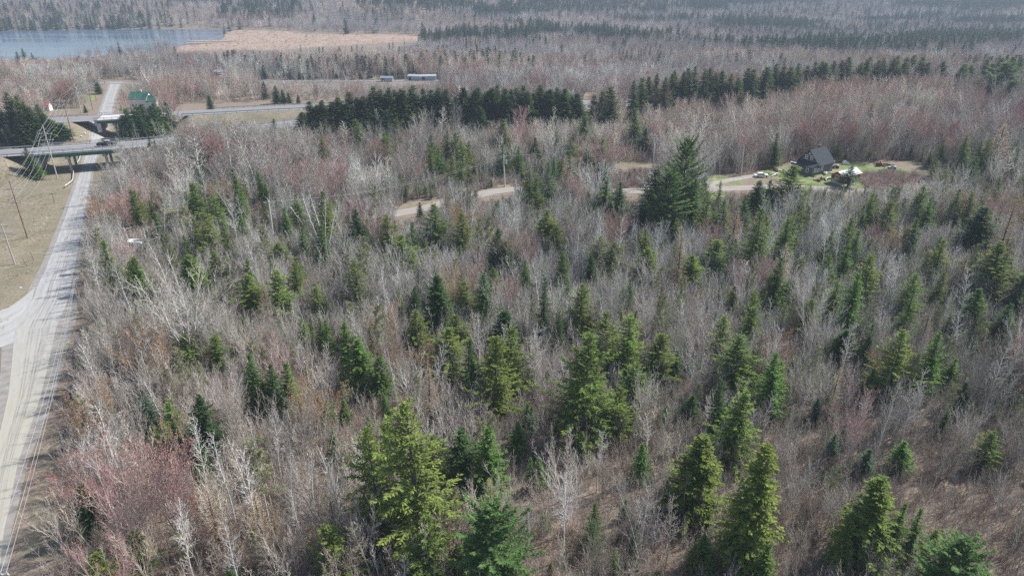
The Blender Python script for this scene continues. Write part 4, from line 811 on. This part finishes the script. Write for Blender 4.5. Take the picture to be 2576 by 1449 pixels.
wire(PL['P']['arms'][3], PL['P']['arms'][3] + Vector((70, 36, 6)), 1.0, 'cable running right from the clearing pole over the woods', .014)
for i, q in enumerate((0, 1, 3)): wire(PL['R']['arms'][q], PL['R']['arms'][q] + Vector((-52, -22, -8)), .8, f'{nth[i]} cable from left sloping down from the white crossarm pole at upper right', .03)
wire(PL['B']['arms'][0], PL['B']['arms'][0] + Vector((-40, 30, 1)), 1, 'cable leaving the short field pole to the left')
for i in range(3): wire(P(600 - 20 * i, 196)[0:2] + (7 + 1.2 * i,), P(1640, 190)[0:2] + (5 + 1.2 * i,), 2.0, f'{["lowest", "middle", "highest"][i]} of the faint cables along the far road', .035)
# fence posts, markers and signs in the field
def post(u, v, h, label, m=m_wood, r=.09, lean=(0, 0)):
    x, y, z = P(u, v); o = MB().tube([(0, 0, -.2), (lean[0] * h, lean[1] * h, h)], r, 7).build('fence_post', m); o.location = (x, y, z); tag(o, label, 'post', 'old posts in the field')
post(86, 656, 2.0, 'grey fence post between the field pole and the gravel road', lean=(-.1, 0)); post(71, 670, 2.0, 'leaning fence post left of the grey one', lean=(-.35, 0))
post(136, 461, 1.9, 'pale yellow marker post below the three arm pole', varied('yellow_post', (.60, .56, .30), (.7, .66, .4)), .07); post(52, 618, 1.8, 'thin straw coloured marker beside the tall field pole', varied('straw_post', (.45, .42, .25), (.55, .5, .3)), .04)
x, y, z = P(138, 512); root = empty('stub_post', (x, y, z), 'dark T shaped post standing in the tan field by the road verge', 'post'); MB().tube([(x, y, z - .2), (x, y, z + 3)], .1, 8).build('upright', m_wood, root); MB().box((x, y - .1, z + 2.8), (1.6, .12, .14)).build('crossbar', m_wood, root)
post(435, 2000 / 9.7, 3.0, 'pale post beside the county road', m_grey)
x, y, z = P(297, 204); root = empty('warning_sign', (x, y, z), 'yellow diamond warning sign on the far side of the road junction', 'road sign'); MB().tube([(x, y, z - .3), (x, y, z + 3.4)], .06, 6).build('post', m_wood, root)
s_ = 1.15; MB().prism([(0, -s_), (s_, 0), (0, s_), (-s_, 0)], (x, y - .08, z + 3.0), (1, 0, 0), (0, 0, 1), (0, -1, 0), .04).build('panel', varied('sign_yellow', (.75, .48, .02), (.82, .56, .04)), root)
MB().box((x, y - .14, z + 2.95), (.9, .02, .16)).box((x, y - .14, z + 2.6), (.16, .02, .7)).build('symbol', m_blk, root)
# patches of white rock and old snow
m_snow = varied('old_snow', (.62, .64, .66), (.82, .83, .84), 1.5, .7); RK = [(178, 420, .9, 'white rock patch beside the near bridge pier'), (176, 428, .7, 'smaller white rock patch below the near pier patch'), (210, 336, .8, 'white rocks in the ditch between the bridges, left side'), (205, 343, .7, 'white rock at the lower end of the ditch between the bridges'), (288, 334, .9, 'white rock heap right of the road between the bridges'),
    (51, 786 - 62, .35, 'small white stone lying in the tan field near the road curve'), (2346, 486, 1.6, 'bright white patch by the dirt road at far right'), (2365, 503, 1.0, 'smaller white patch below the bright one at far right'), (180, 1341, .25, 'small white litter in the ditch grass at lower left')]
for u, v, s_, lb in RK:
    x, y, z = P(u, v); mb = MB()
    for i in range(7):
        a = rnd.uniform(0, 6.28); d = rnd.uniform(0, s_); c = Vector((x + math.cos(a) * d, y + math.sin(a) * d * .8, z)); q = s_ * rnd.uniform(.25, .5); mb.prism([(-q, -.05), (-q * .8, q * .5), (0, q * .8), (q * .7, q * .45), (q, -.05)], c, (math.cos(a), math.sin(a), 0), (0, 0, 1), (-math.sin(a), math.cos(a), 0), q * 1.1)
    root = empty('rock_heap', (x, y, z), lb, 'rocks', 'white rock patches'); build_each(mb, 'rock', m_snow, root, bev=.05)
# ------------------------------------------------------------------ the woods: hand placed trees (tip u, tip row, foot row, crown width in px)
Y1, Y2, DK, BL = (.175, .24, .058), (.155, .225, .048), (.062, .125, .036), (.09, .165, .09)
for t in """cedar 1475 830 1120 135 Y2;cedar 1240 845 1070 105 Y2;fir 1183 855 1000 58 DK;cedar 1035 1020 1390 170 Y1;cedar 930 1080 1370 115 Y2;cedar 830 1315 1470 95 Y1;pine 1235 1275 1510 150 -;fir 1220 1070 1265 92 -
fir 1155 1080 1260 100 DK;spruce 1765 1090 1300 120 Y2;spruce 1920 1112 1430 125 Y2;fir 1860 965 1170 98 Y2;fir 1828 950 1110 55 DK;cedar 1867 838 1000 100 Y2;cedar 1660 838 970 82 Y1;cedar 1600 910 1025 66 Y2;cedar 1555 975 1115 68 -
spruce 2225 1190 1420 125 Y2;fir 2272 1262 1420 58 -;fir 2322 1280 1410 48 -;fir 2150 1290 1440 60 Y2;pine 2425 1360 1530 125 -;fir 1780 1345 1440 64 -;fir 1932 1372 1490 66 -;fir 355 980 1100 64 BL;fir 425 1012 1130 64 -;fir 495 980 1160 84 DK;fir 620 890 1050 62 -
fir 675 912 1055 56 DK;fir 712 912 1065 64 -;cedar 540 840 935 50 Y2;cedar 460 840 935 56 -;fir 800 800 890 32 -;fir 816 802 900 38 -;fir 870 800 940 60 -;fir 905 850 990 84 -;fir 950 900 1005 66 -;spruce 1277 780 890 74 DK;cedar 1148 790 900 70 Y2;cedar 1130 830 955 90 Y1
cedar 1040 780 890 58 Y2;spruce 1100 690 840 74 DK;fir 900 525 630 54 DK;fir 1055 508 560 24 DK;cedar 1093 512 645 68 Y2;cedar 1012 588 695 72 Y2;fir 1248 574 690 55 DK;fir 1270 610 700 60 DK;fir 1414 632 735 44 -;fir 1325 655 735 30 -;fir 1368 698 870 40 DK;fir 1408 790 900 36 DK
cedar 1380 526 620 56 -;cedar 1400 570 650 50 Y2;fir 1525 450 545 50 -;fir 1557 458 555 50 DK;fir 1477 450 485 22 -;fir 1655 424 570 84 DK;pine 1728 356 570 84 -;pine 1690 430 600 84 -;fir 1752 450 590 60 -;fir 1625 500 575 50 DK;fir 1816 455 545 26 -;cedar 1787 480 610 50 -;spruce 1908 455 545 52 DK;fir 1936 452 530 38 DK;cedar 1990 418 525 90 -
cedar 1800 602 700 70 Y2;cedar 1636 625 710 62 Y2;cedar 1510 590 690 52 Y1;cedar 1545 610 690 52 Y1;cedar 1918 520 700 64 Y2;cedar 1740 640 720 60 Y2;spruce 2475 518 650 84 DK;cedar 2525 612 770 110 Y2;fir 2470 728 860 82 -;fir 2306 715 870 48 -;fir 2366 680 780 42 Y2;fir 2197 815 930 42 DK;cedar 2282 830 1010 84 -
fir 2372 826 1000 66 -;cedar 2040 752 860 52 Y2;cedar 1905 730 860 50 -;spruce 2128 826 905 64 DK;spruce 338 645 800 62 -;spruce 470 640 750 72 Y2;cedar 538 630 720 52 Y2;fir 362 594 655 34 -;cedar 625 690 800 70 -;cedar 690 676 800 62 -;cedar 700 612 665 52 -;cedar 420 612 690 34 Y2
cedar 892 650 790 56 Y1;cedar 1172 705 800 44 Y1;fir 825 1004 1075 42 -;fir 862 1004 1065 36 -;fir 970 985 1060 30 -;fir 835 1085 1170 40 DK;fir 1300 1062 1150 52 -;fir 1330 1010 1085 34 -;fir 1355 1145 1230 36 -;fir 1338 1150 1235 30 -;fir 2185 1125 1200 50 BL;fir 2282 1112 1185 56 -;spruce 205 1215 1345 60 DK
cedar 400 1062 1180 66 Y2;cedar 445 1085 1190 46 Y1;cedar 232 1395 1500 80 -;cedar 330 1330 1440 60 -;pine 2532 162 262 90 -;pine 968 282 350 34 BL;cedar 898 300 370 30 -;cedar 1000 295 360 26 -;fir 683 300 345 30 -;cedar 1432 352 395 42 Y1;fir 1400 330 400 36 DK;fir 1345 345 400 34 DK
fir 1262 300 380 44 Y2;spruce 1212 270 350 40 DK;fir 1602 272 372 46 -;fir 1625 320 385 40 DK;fir 1500 330 370 18 -;fir 1518 350 400 26 -;fir 1470 280 360 40 -;fir 60 368 442 36 DK;fir 86 405 452 30 -;fir 372 345 385 20 DK;fir 303 262 300 14 -;fir 306 225 250 12 -;fir 2352 302 345 20 DK
cedar 2143 418 472 42 BL;cedar 2195 262 320 20 -;cedar 2355 1330 1400 40 -;fir 2060 1000 1070 34 BL;fir 2105 1090 1160 36 BL;fir 2400 900 980 46 -;fir 2440 960 1040 46 BL;cedar 2200 925 1010 44 -;fir 1705 880 960 34 DK;fir 1740 985 1060 46 DK;fir 1490 640 720 40 DK;fir 1430 1000 1075 34 -;cedar 740 660 760 44 Y2
cedar 760 800 880 40 Y2;fir 1420 430 500 22 DK;fir 1585 700 780 30 -;cedar 2090 640 730 42 Y2;cedar 2500 1080 1180 60 -;fir 2540 760 860 50 DK;fir 2570 690 800 60 DK;fir 2545 600 700 40 DK;fir 490 1110 1200 60 DK;cedar 655 960 1060 50 Y2;cedar 1090 1090 1220 70 Y2;cedar 1070 1300 1480 100 Y1""".replace('\n', ';').split(';'):
    k_, u, vt, vb, wp, tn = t.split(); put_px(k_, float(u), float(vt), float(vb), float(wp), tint=dict(Y1=Y1, Y2=Y2, DK=DK, BL=BL).get(tn))
# dark planted rows
ROW1 = [(760, 278), (779, 248), (795, 262), (810, 247), (830, 255), (854, 243), (868, 258), (881, 235), (898, 245), (912, 232), (928, 236), (941, 219), (957, 228), (974, 216), (990, 226), (1003, 222), (1016, 218), (1030, 226), (1044, 217), (1060, 224), (1088, 225), (1106, 213), (1122, 224), (1140, 235), (1161, 218), (1172, 222), (1190, 216), (1204, 212), (1222, 226), (1240, 216), (1254, 208), (1270, 218), (1290, 224), (1300, 222), (1315, 213), (1330, 222), (1345, 226), (1358, 214), (1374, 220), (1388, 226), (1403, 213), (1416, 222), (1428, 217), (1450, 226), (1500, 240), (1520, 226), (1545, 218)]
for i, (u, v) in enumerate(ROW1): put_px('spruce', u + rnd.uniform(-3, 3), v + rnd.uniform(-3, 9), 338 - (u - 760) * .008 + rnd.uniform(-8, 4), 50 + rnd.uniform(-10, 12), tint=rnd.choice([(.066, .115, .032), (.085, .14, .038), (.05, .095, .032)]))
ROW2 = [(1598, 208), (1615, 198), (1635, 196), (1653, 187), (1672, 196), (1690, 186), (1703, 176), (1720, 184), (1737, 178), (1753, 172), (1772, 178), (1790, 175), (1806, 186), (1820, 181), (1838, 190), (1860, 195), (1883, 176), (1902, 180), (1925, 172), (1940, 170), (1957, 163), (1975, 168), (1995, 172), (2012, 160), (2036, 166), (2052, 160), (2067, 156), (2082, 164), (2100, 158), (2117, 153), (2142, 150), (2165, 158), (2180, 152), (2192, 147), (2208, 154), (2228, 149), (2248, 148), (2264, 143), (2284, 150), (2302, 141), (2320, 148), (2340, 160), (2372, 160), (2420, 168), (2432, 165), (2449, 164), (2484, 155), (2500, 160), (2517, 148), (2549, 148), (2570, 150)]
for u, v in ROW2: put_px('spruce', u, v - rnd.uniform(0, 7), v + 76 + rnd.uniform(0, 10) + (14 if u < 1800 else 0), 38 + rnd.uniform(-6, 9), tint=(.105, .165, .042) if rnd.random() < .6 else (.07, .12, .036))
for i in range(44):
    u = 790 + i * 15.5 + rnd.uniform(-5, 5); v = np.interp(u, [p[0] for p in ROW1], [p[1] for p in ROW1]) + rnd.uniform(6, 26); put_px('spruce', u, v, 320 + rnd.uniform(-6, 6), 46 + rnd.uniform(-8, 8), tint=(.058, .105, .03))
GR = [(8, 232, 345), (25, 250, 355), (44, 238, 362), (60, 256, 360), (78, 268, 365), (95, 262, 355), (110, 285, 350), (-15, 250, 360), (130, 300, 345), (150, 310, 346), (52, 276, 370), (20, 290, 372), (318, 272, 345), (332, 278, 352), (345, 268, 348), (358, 262, 345), (372, 265, 352), (388, 258, 350), (400, 268, 345), (415, 258, 330), (310, 290, 350), (352, 290, 362), (395, 308, 365), (412, 305, 350), (325, 300, 366), (378, 300, 368)]
for u, vt, vb in GR: put_px('spruce', u, vt, vb, 42 + rnd.uniform(-6, 8), tint=DK if rnd.random() < .6 else None)
for u, vt, vb in [(90, 150, 178), (70, 155, 190), (45, 158, 180), (97, 178, 205), (117, 178, 205), (128, 182, 208), (70, 185, 212), (195, 168, 196), (218, 180, 206), (238, 200, 236), (243, 205, 238), (212, 265, 284), (5, 155, 190), (300, 118, 150), (437, 118, 150), (57, 122, 165), (40, 130, 170), (80, 133, 165), (500, 203, 245), (525, 240, 280), (637, 203, 240), (660, 205, 250), (690, 216, 262), (710, 225, 262), (725, 232, 262), (748, 238, 262)]:
    put_px('spruce' if vt > 200 else 'fir', u, vt, vb, (vb - vt) * .5, tint=DK)
for u in range(905, 1180, 13):
    if rnd.random() < .85: put_px('fir', u + rnd.uniform(-4, 4), rnd.uniform(146, 168), 193, 12 + rnd.uniform(0, 4), tint=(.045, .085, .04))
for u in list(range(1555, 1690, 12)): put_px('fir', u + rnd.uniform(-4, 4), rnd.uniform(112, 130), 190 - rnd.uniform(0, 12), 14, tint=(.045, .085, .04))
NCON = len(TREES)
def set_hero():
    global HERO
    HERO = np.array([proj(t['x'], t['y'], t['z'] + t['H']) + proj(t['x'], t['y'], t['z'] + t['H'] * .25)[:2] + (t['sx'] * t['p']['W'] * .5,) for t in TREES if t['kind'] in ('fir', 'cedar', 'spruce', 'pine', 'clump', 'snag')], float)
set_hero()
def hides(x, y, H):
    """would a tree here stand in front of one of the placed conifers"""
    z = height(x, y); out = np.zeros(len(x), bool); T = proj(x, y, z + H); B = proj(x, y, z)
    for u, v, d, u2, v2, r in HERO:
        w_ = r * F / d + .8 * F / np.maximum(T[2], 1); out |= (np.abs(T[0] - (u + u2) / 2) < w_) & (T[2] < d - .3) & (T[1] < v2 - (v2 - v) * .15) & (B[1] > v) & (d < 330)
    return out
# hand placed leafless trees
for t in """maple 420 640 930 270 P;maple 400 690 915 220 P;maple 700 790 950 130 -;redmaple 240 1095 1420 240 -;redmaple 380 1075 1390 210 -;redmaple 250 1330 1560 180 -;redmaple 290 478 590 110 -;redmaple 268 500 585 70 -;redmaple 1525 358 432 100 -;redmaple 1337 572 700 80 -;redmaple 1310 262 350 46 -
redmaple 2185 960 1180 130 -;redmaple 1550 1040 1110 50 -;redmaple 825 415 480 60 -;redmaple 1280 690 800 70 -;redmaple 1205 615 740 80 -;maple 1465 480 660 150 D;maple 1440 470 640 110 D;clump 800 478 640 135 -;snag 992 872 1060 44 -;snag 835 1085 1370 120 -;snag 2330 1290 1370 40 -;birch 1862 645 740 60 -
maple 1075 265 350 56 P;birch 1108 268 350 40 P;aspen 870 300 380 44 -;birch 960 270 350 40 P;birch 490 340 480 74 Q;birch 560 320 500 80 Q;birch 620 315 500 80 Q;birch 640 330 490 70 Q;catkin 440 520 600 80 -;catkin 480 515 610 70 -;catkin 560 700 800 50 -;larch 1425 405 520 66 -;larch 1455 425 500 40 -;larch 1500 590 700 60 G
larch 1720 570 740 56 T;larch 1850 520 640 56 T;larch 1978 610 760 56 T;larch 2530 310 440 90 T;larch 2555 500 700 70 T;larch 520 1230 1420 90 T;larch 2110 925 1060 50 T;larch 640 1240 1440 90 T;birch 295 640 860 80 -;birch 250 810 1010 60 -;birch 215 850 1000 70 -;birch 240 1000 1210 80 -;birch 180 1070 1240 80 -
birch 1335 800 990 90 P;birch 1350 820 1010 70 P;maple 1130 640 800 90 T;maple 1255 690 830 80 -;aspen 755 720 860 60 -;birch 2440 780 920 60 -;aspen 2560 860 1000 70 -;maple 1980 1080 1190 70 -;aspen 2300 980 1110 90 -;maple 2220 1330 1460 130 -;maple 640 820 940 110 T;tanmaple 560 980 1090 80 -;tanmaple 985 840 960 80 -
maple 205 830 980 70 -;aspen 380 950 1100 70 -;birch 1210 1150 1250 30 -;birch 945 1370 1480 50 -;birch 1010 1380 1500 60 -;birch 480 1060 1250 80 -;birch 640 1040 1300 60 -;birch 540 1080 1330 70 -;birch 610 1120 1380 70 -;birch 700 1100 1330 60 -;birch 430 1240 1480 80 -;birch 560 1290 1520 60 -""".replace('\n', ';').split(';'):
    k_, u, vt, vb, wp, tn = t.split(); put_px(k_, float(u), float(vt), float(vb), float(wp), tint=dict(Q=(.42, .40, .365), D=(.27, .24, .225), P=(.56, .53, .48), G=(.30, .29, .22), T=(.46, .34, .22)).get(tn), var=0 if k_ in ('clump',) else None, rot=0 if k_ == 'clump' else None)
for i in range(104):
    u = 238 + i * 5.1 + rnd.uniform(-6, 6); tp = np.interp(u, [236, 300, 400, 500, 640, 780], [440, 392, 335, 286, 292, 298]) + rnd.uniform(-4, 28); put_px(rnd.choice(['birch', 'maple', 'aspen', 'maple']), u, tp, tp + rnd.uniform(90, 135), rnd.uniform(38, 62), tint=rnd.choice([(.54, .51, .46), (.48, .44, .40), (.41, .375, .34)]))
# ---- where nothing random may stand, or stand in front of
KEEP = [([(440, 94), (1000, 89), (1060, 102), (800, 116), (620, 122), (440, 124)], 760), ([(0, 84), (590, 78), (560, 106), (350, 128), (0, 146)], 560), [(-3000, 3000), (60, 1600), (75, 1449), (125, 1200), (165, 1000), (190, 880), (212, 775), (202, 700), (212, 600), (225, 500), (242, 420), (258, 398), (285, 378), (285, 355), (100, 372), (0, 378), (-900, 430), (-3000, 700)],
        [(105, 400), (125, 290), (210, 286), (215, 262), (248, 225), (250, 200), (360, 200), (360, 209), (318, 212), (305, 230), (297, 286), (300, 395)], ([(322, 228), (398, 228), (396, 275), (322, 278)], 332), ([(130, 258), (232, 235), (240, 262), (225, 285), (130, 285)], 320), ([(1985, 362), (2100, 362), (2180, 420), (2165, 466), (2080, 470), (1990, 450)], 214), ([(2110, 412), (2300, 404), (2350, 440), (2320, 456), (2170, 466)], 232),
        ([(1545, 398), (1655, 392), (1655, 418), (1545, 426)], 225), [(1200, 480), (1285, 462), (1300, 470), (1290, 484), (1200, 500)], [(1560, 470), (1625, 470), (1630, 488), (1560, 488)], [(1775, 440), (1940, 436), (1985, 450), (1980, 462), (1790, 482)],
        ([(640, 194), (1110, 192), (1110, 206), (640, 203)], 430), ([(945, 190), (1102, 190), (1102, 209), (945, 209)], 440), [(430, 263), (760, 256), (870, 256), (870, 268), (762, 296), (640, 302), (440, 290)], [(1468, 236), (1500, 236), (1500, 262), (1470, 262)], [(325, 612), (355, 612), (355, 634), (325, 634)], [(1020, 508), (1110, 500), (1105, 526), (980, 548)],
        [(0, 200), (44, 200), (44, 216), (0, 216)], [(535, 176), (568, 176), (568, 192), (535, 192)], ([(295, 568), (330, 568), (330, 590), (295, 590)], 138), ([(1240, 385), (1294, 385), (1296, 440), (1240, 440)], 190), ([(1612, 332), (1674, 332), (1670, 430), (1616, 430)], 208), ([(640, 498), (712, 498), (714, 565), (644, 565)], 148), ([(290, 566), (385, 566), (385, 600), (300, 600)], 138), ([(2330, 226), (2400, 226), (2396, 252), (2336, 252)], 270), [(2126, 452), (2142, 452), (2142, 500), (2126, 500)], [(48, 256), (82, 256), (82, 280), (48, 280)], [(108, 256), (126, 256), (126, 282), (108, 282)]]
def free(x, y, H, rad=0, keep=True):
    ok = np.ones(len(x), bool)
    ok &= polydist(MAINC, x, y)[0] > 6.5 + rad; ok &= polydist(NEAR_HW, x, y)[0] > 8 + rad; ok &= polydist(FAR_HW, x, y)[0] > 8 + rad; ok &= polydist(CROSS, x, y)[0] > 7; ok &= polydist(DIRT, x, y)[0] > 3.5
    ok &= ~inpoly(LAKE, x, y); ok &= ~inpoly(FIELD, x, y)
    for p_ in LAWN: ok &= ~inpoly(p_, x, y)
    for c_, r_ in ((P(2060, 430), 11), (P(2120, 452), 8), (P(350, 275), 9), (P(1043, 204), 9), (P(1078, 204), 9), (P(340, 630), 4)): ok &= np.hypot(x - c_[0], y - c_[1]) > r_
    if keep:
        z = height(x, y)
        for fr in np.linspace(0, 1, 8):
            u, v, d = proj(x, y, z + H * fr)
            for kp in KEEP: ok &= ~(inpoly(kp[0], u, v) & (d < kp[1])) if isinstance(kp, tuple) else ~inpoly(kp, u, v)
    return ok
def fan(n_, d0, d1, margin=1.12):
    """random points in the view fan between two ranges"""
    y = np.sqrt(rng.uniform(d0 * d0, d1 * d1, n_)); hw = 0.83 * margin * (1.0 + 24 / np.maximum(y, 20)); return rng.uniform(-1, 1, n_) * y * hw, y
def nz(x, y, s, ph=0.0): return .5 + .25 * (np.sin(x / s + 1.7 * np.sin(y / s * .7 + ph) + ph) + np.sin(y / s * 1.3 + 1.3 * np.sin(x / s * .8 + 2 * ph)))
def sparse(x, y):                                   # brushy opening at lower right, thinner woods
    u, v, d = proj(x, y, height(x, y)); return np.clip(1 - .75 * ((u > 1250) & (v > 1150)) - .45 * ((u > 1850) & (v > 820)), .1, 1)
# random conifers in the near woods
have = np.array([(t['x'], t['y']) for t in TREES])
def add_random(kinds, want, d0, d1, Hr, mind, dens, sizes=None):
    global have; x, y = fan(want * 6, d0, d1, 1.08); H = rng.uniform(*Hr, len(x)) * (1 if sizes is None else sizes(x, y)); ok = free(x, y, H * 1.0, 1.0) & (rng.random(len(x)) < dens(x, y)); ok &= ~(hides(x, y, H) & (rng.random(len(x)) < .93)); k = 0
    for xx, yy, hh in zip(x[ok], y[ok], H[ok]):
        if k >= want: break
        if np.min(np.hypot(have[:, 0] - xx, have[:, 1] - yy)) < mind: continue
        have = np.vstack([have, [xx, yy]]); kd = kinds(xx, yy); put_tree(kd, xx, yy, float(hh)); k += 1
add_random(lambda x, y: rnd.choice(['fir', 'fir', 'cedar', 'cedar']), 175, 60, 225, (5.5, 12.0), 2.6, lambda x, y: nz(x, y, 21, .4) ** 1.5)
set_hero()
add_random(lambda x, y: rnd.choice(['aspen', 'aspen', 'aspen', 'birch', 'maple', 'maple', 'catkin', 'redmaple' if rnd.random() < .35 else 'maple', 'tanmaple' if rnd.random() < .5 else 'larch']), 520, 52, 172, (7, 13.5), 1.8, lambda x, y: sparse(x, y))
finish_trees()
# ---- stuff
def C(*k): return {q: [COL[q]] for q in k}
greys = [(.49, .465, .43), (.35, .325, .305), (.60, .58, .53), (.44, .385, .36), (.42, .415, .35)]
def clusters(kind, label, n_, d0, d1, Hr, keys, cols, dens, Hp, keep=True, rad=0, extra=None, tilt=.06, wide=1.0):
    x, y = fan(n_, d0, d1); H = rng.uniform(*Hr, n_); ok = free(x, y, H, rad, keep) & (rng.random(n_) < dens(x, y)) & ~inpoly(MARSH, x, y)
    if extra is not None: ok &= extra(x, y)
    if d0 < 200: ok &= ~(hides(x, y, H) & (rng.random(n_) < (.94 if Hr[1] > 5 else .5)))
    x, y, H = x[ok], y[ok], H[ok]; s = H / Hp; scl = np.stack([s * wide * rng.uniform(.85, 1.15, len(s)), s * wide * rng.uniform(.85, 1.15, len(s)), s], 1)
    scatter(kind, label, np.stack([x, y, height(x, y) - .05], 1), scl, keys, cols, tilt); return len(x)
print('brush', clusters('undergrowth', 'dense leafless brown brush covering the forest floor', 78000, 45, 260, (.8, 3.0), ['shrub'], dict(shrub=[(.38, .315, .265), (.29, .235, .205), (.45, .385, .325), (.37, .275, .235)]), lambda x, y: .35 + .65 * nz(x, y, 9), 2.2, wide=1.2))
print('sapl', clusters('saplings', 'countless thin grey saplings filling the gaps between the trees', 32000, 45, 260, (3.0, 9.0), ['sapling'], dict(sapling=greys + [(.50, .48, .40)]), lambda x, y: (.35 + .65 * nz(x, y, 12, 1)) * np.clip(sparse(x, y) * 1.3, .35, 1), 5.2))
print('stems', clusters('thin_stems', 'fine pale upright stems of young growth in the near woods', 34000, 45, 150, (1.8, 4.8), ['sapling'], dict(sapling=greys), lambda x, y: .4 + .6 * nz(x, y, 7, 2), 5.2))
ycols = [(.12, .19, .055), (.17, .225, .065), (.09, .155, .045), (.13, .19, .11)]
print('young', clusters('young_conifers', 'small young green conifers scattered under the leafless trees', 6500, 48, 260, (1.5, 5.5), ['fir', 'cedar'], dict(fir=ycols, cedar=ycols), lambda x, y: np.clip(nz(x, y, 17, 2.6) * 1.5 - .35, .05, 1), 14.0, wide=1.35))
print('smallbare', clusters('young_bare_trees', 'slender half grown bare trees standing between the larger ones', 4200, 50, 180, (5.5, 9.5), ['aspen', 'maple', 'catkin'], dict(aspen=greys, maple=greys, catkin=greys), lambda x, y: (.35 + .65 * nz(x, y, 16, 3)) * np.clip(sparse(x, y) * 1.5, .25, 1), 12.0))
print('mid', clusters('bare_woodland', 'mass of bare grey trees filling the middle distance', 33000, 165, 560, (8, 15), ['aspen', 'maple', 'aspen', 'redmaple'], dict(aspen=greys + [(.52, .50, .42)], maple=greys[:3], redmaple=[(.46, .39, .36)]), lambda x, y: (.35 + .5 * nz(x, y, 33, .5)) * np.where(y < 330, 1.0, .7), 12.0, rad=1, wide=1.12))
print('low', clusters('low_trees', 'low leafless thicket between the highway and the county road', 16000, 240, 560, (3.0, 6.0), ['maple', 'sapling'], dict(maple=greys, sapling=greys), lambda x, y: .5 + .5 * nz(x, y, 25, 3), 9.0, wide=1.2))
print('midbrush', clusters('distant_brush', 'low brown brush below the bare trees beyond the highway', 16000, 255, 560, (1.2, 3.0), ['shrub'], dict(shrub=[(.40, .34, .29), (.47, .40, .35)]), lambda x, y: .6 + .4 * nz(x, y, 20), 2.2, wide=1.5))
u_of = lambda x, y: proj(x, y, height(x, y))
def con_dens(x, y):
    u, v, d = u_of(x, y); p_ = np.zeros(len(x)); n1 = nz(x, y, 70, 2.2); n2 = nz(x, y, 28, .9)
    p_ = .035 + .8 * np.clip((n1 * .6 + n2 * .4 - .54) * 8, 0, 1)
    left = (u < 420) & (v < 82); p_ = np.where(left, np.clip(.75 - (82 - v) * .018, .2, .8), p_); top = (u > 1240) & (u < 1680) & (v < 40); p_ = np.where(top, .7, p_)
    lt = (u > 560) & (u < 760) & (v < 50); p_ = np.where(lt, .6, p_); right = (u > 1700) & (v < 130); p_ = np.where(right, p_ + .12, p_); return p_
print('farcon', clusters('distant_conifers', 'dark conifers scattered and clustered over the far slopes', 60000, 455, 1750, (9, 16), ['farfir'], dict(farfir=[(.045, .085, .045), (.06, .10, .05), (.045, .085, .04), (.075, .115, .06)]), con_dens, 14.0, wide=1.35))
print('farbare', clusters('distant_bare_woods', 'pinkish grey leafless forest covering the far slopes', 95000, 540, 1750, (8, 13), ['farbare'], dict(farbare=[(.38, .34, .345), (.44, .39, .39), (.33, .30, .31), (.55, .53, .47), (.43, .33, .33)]), lambda x, y: .9 - .85 * con_dens(x, y), 12.0))
# low dark shore scrub, marsh shrubs
x, y = fan(60000, 500, 1000); ok = inpoly(MARSH, x, y) & (rng.random(len(x)) < np.where(y < 760, .5, .35)); x, y = x[ok], y[ok]; s = rng.uniform(.3, .7, len(x))
scatter('marsh_reeds', 'pinkish tan reeds and low shrubs covering the marsh beside the lake', np.stack([x, y, height(x, y)], 1), np.stack([s * 2, s * 2, s], 1), ['shrub'], dict(shrub=[(.42, .31, .25), (.46, .36, .28), (.36, .26, .24)])); print('reeds', len(x))
x, y = rng.uniform(-190, -50, 26000), rng.uniform(55, 225, 26000); ok = (inpoly(FIELD, x, y) | (polydist(MAINC, x, y)[0] < 14)) & (polydist(MAINC, x, y)[0] > 5.2) & (polydist(NEAR_HW, x, y)[0] > 7); ok &= nz(x, y, 5, 1) > .45; x, y = x[ok][:9000], y[ok][:9000]; s = rng.uniform(.10, .28, len(x))
scatter('field_grass', 'dry tan grass tufts in the field left of the gravel road', np.stack([x, y, height(x, y)], 1), np.stack([s * 1.6, s * 1.6, s], 1), ['shrub'], dict(shrub=[(.52, .46, .34), (.46, .42, .28), (.58, .52, .40)])); print('tufts', len(x))

TH = [P(*q)[:2] for q in [(2168, 442), (2230, 434), (2300, 440), (2350, 462), (2380, 484), (2260, 490), (2190, 480), (2165, 458)]]; TH2 = [P(*q)[:2] for q in [(1420, 436), (1620, 432), (1640, 470), (1560, 474), (1420, 466)]]
x, y = rng.uniform(-60, 200, 60000), rng.uniform(140, 260, 60000); ok = inpoly(TH, x, y) | inpoly(TH2, x, y); x, y = x[ok][:1500], y[ok][:1500]; s = rng.uniform(.35, 1.1, len(x))
scatter('reddish_thicket', 'reddish brown leafless thicket beside the lawn and below the tan clearing', np.stack([x, y, height(x, y)], 1), np.stack([s * 1.3, s * 1.3, s], 1), ['shrub'], dict(shrub=[(.40, .27, .24), (.38, .31, .28), (.46, .36, .31), (.40, .36, .32)]))
# ------------------------------------------------------------------ air
HZ = bpy.data.materials.new('haze_air'); HZ.use_nodes = True; n = HZ.node_tree; n.nodes.clear(); vo = n.nodes.new('ShaderNodeVolumePrincipled'); ou = n.nodes.new('ShaderNodeOutputMaterial')
vo.inputs['Color'].default_value = (.70, .83, 1.0, 1); vo.inputs['Density'].default_value = .00026; n.links.new(vo.outputs[0], ou.inputs['Volume'])
zt = 61.0
hz = MB().box((0, 1970, (zt - 24) / 2), (6812, 4472, zt + 24)).build('haze', HZ); tag(hz, 'thin bluish haze over the far woods', 'haze', kind='stuff')
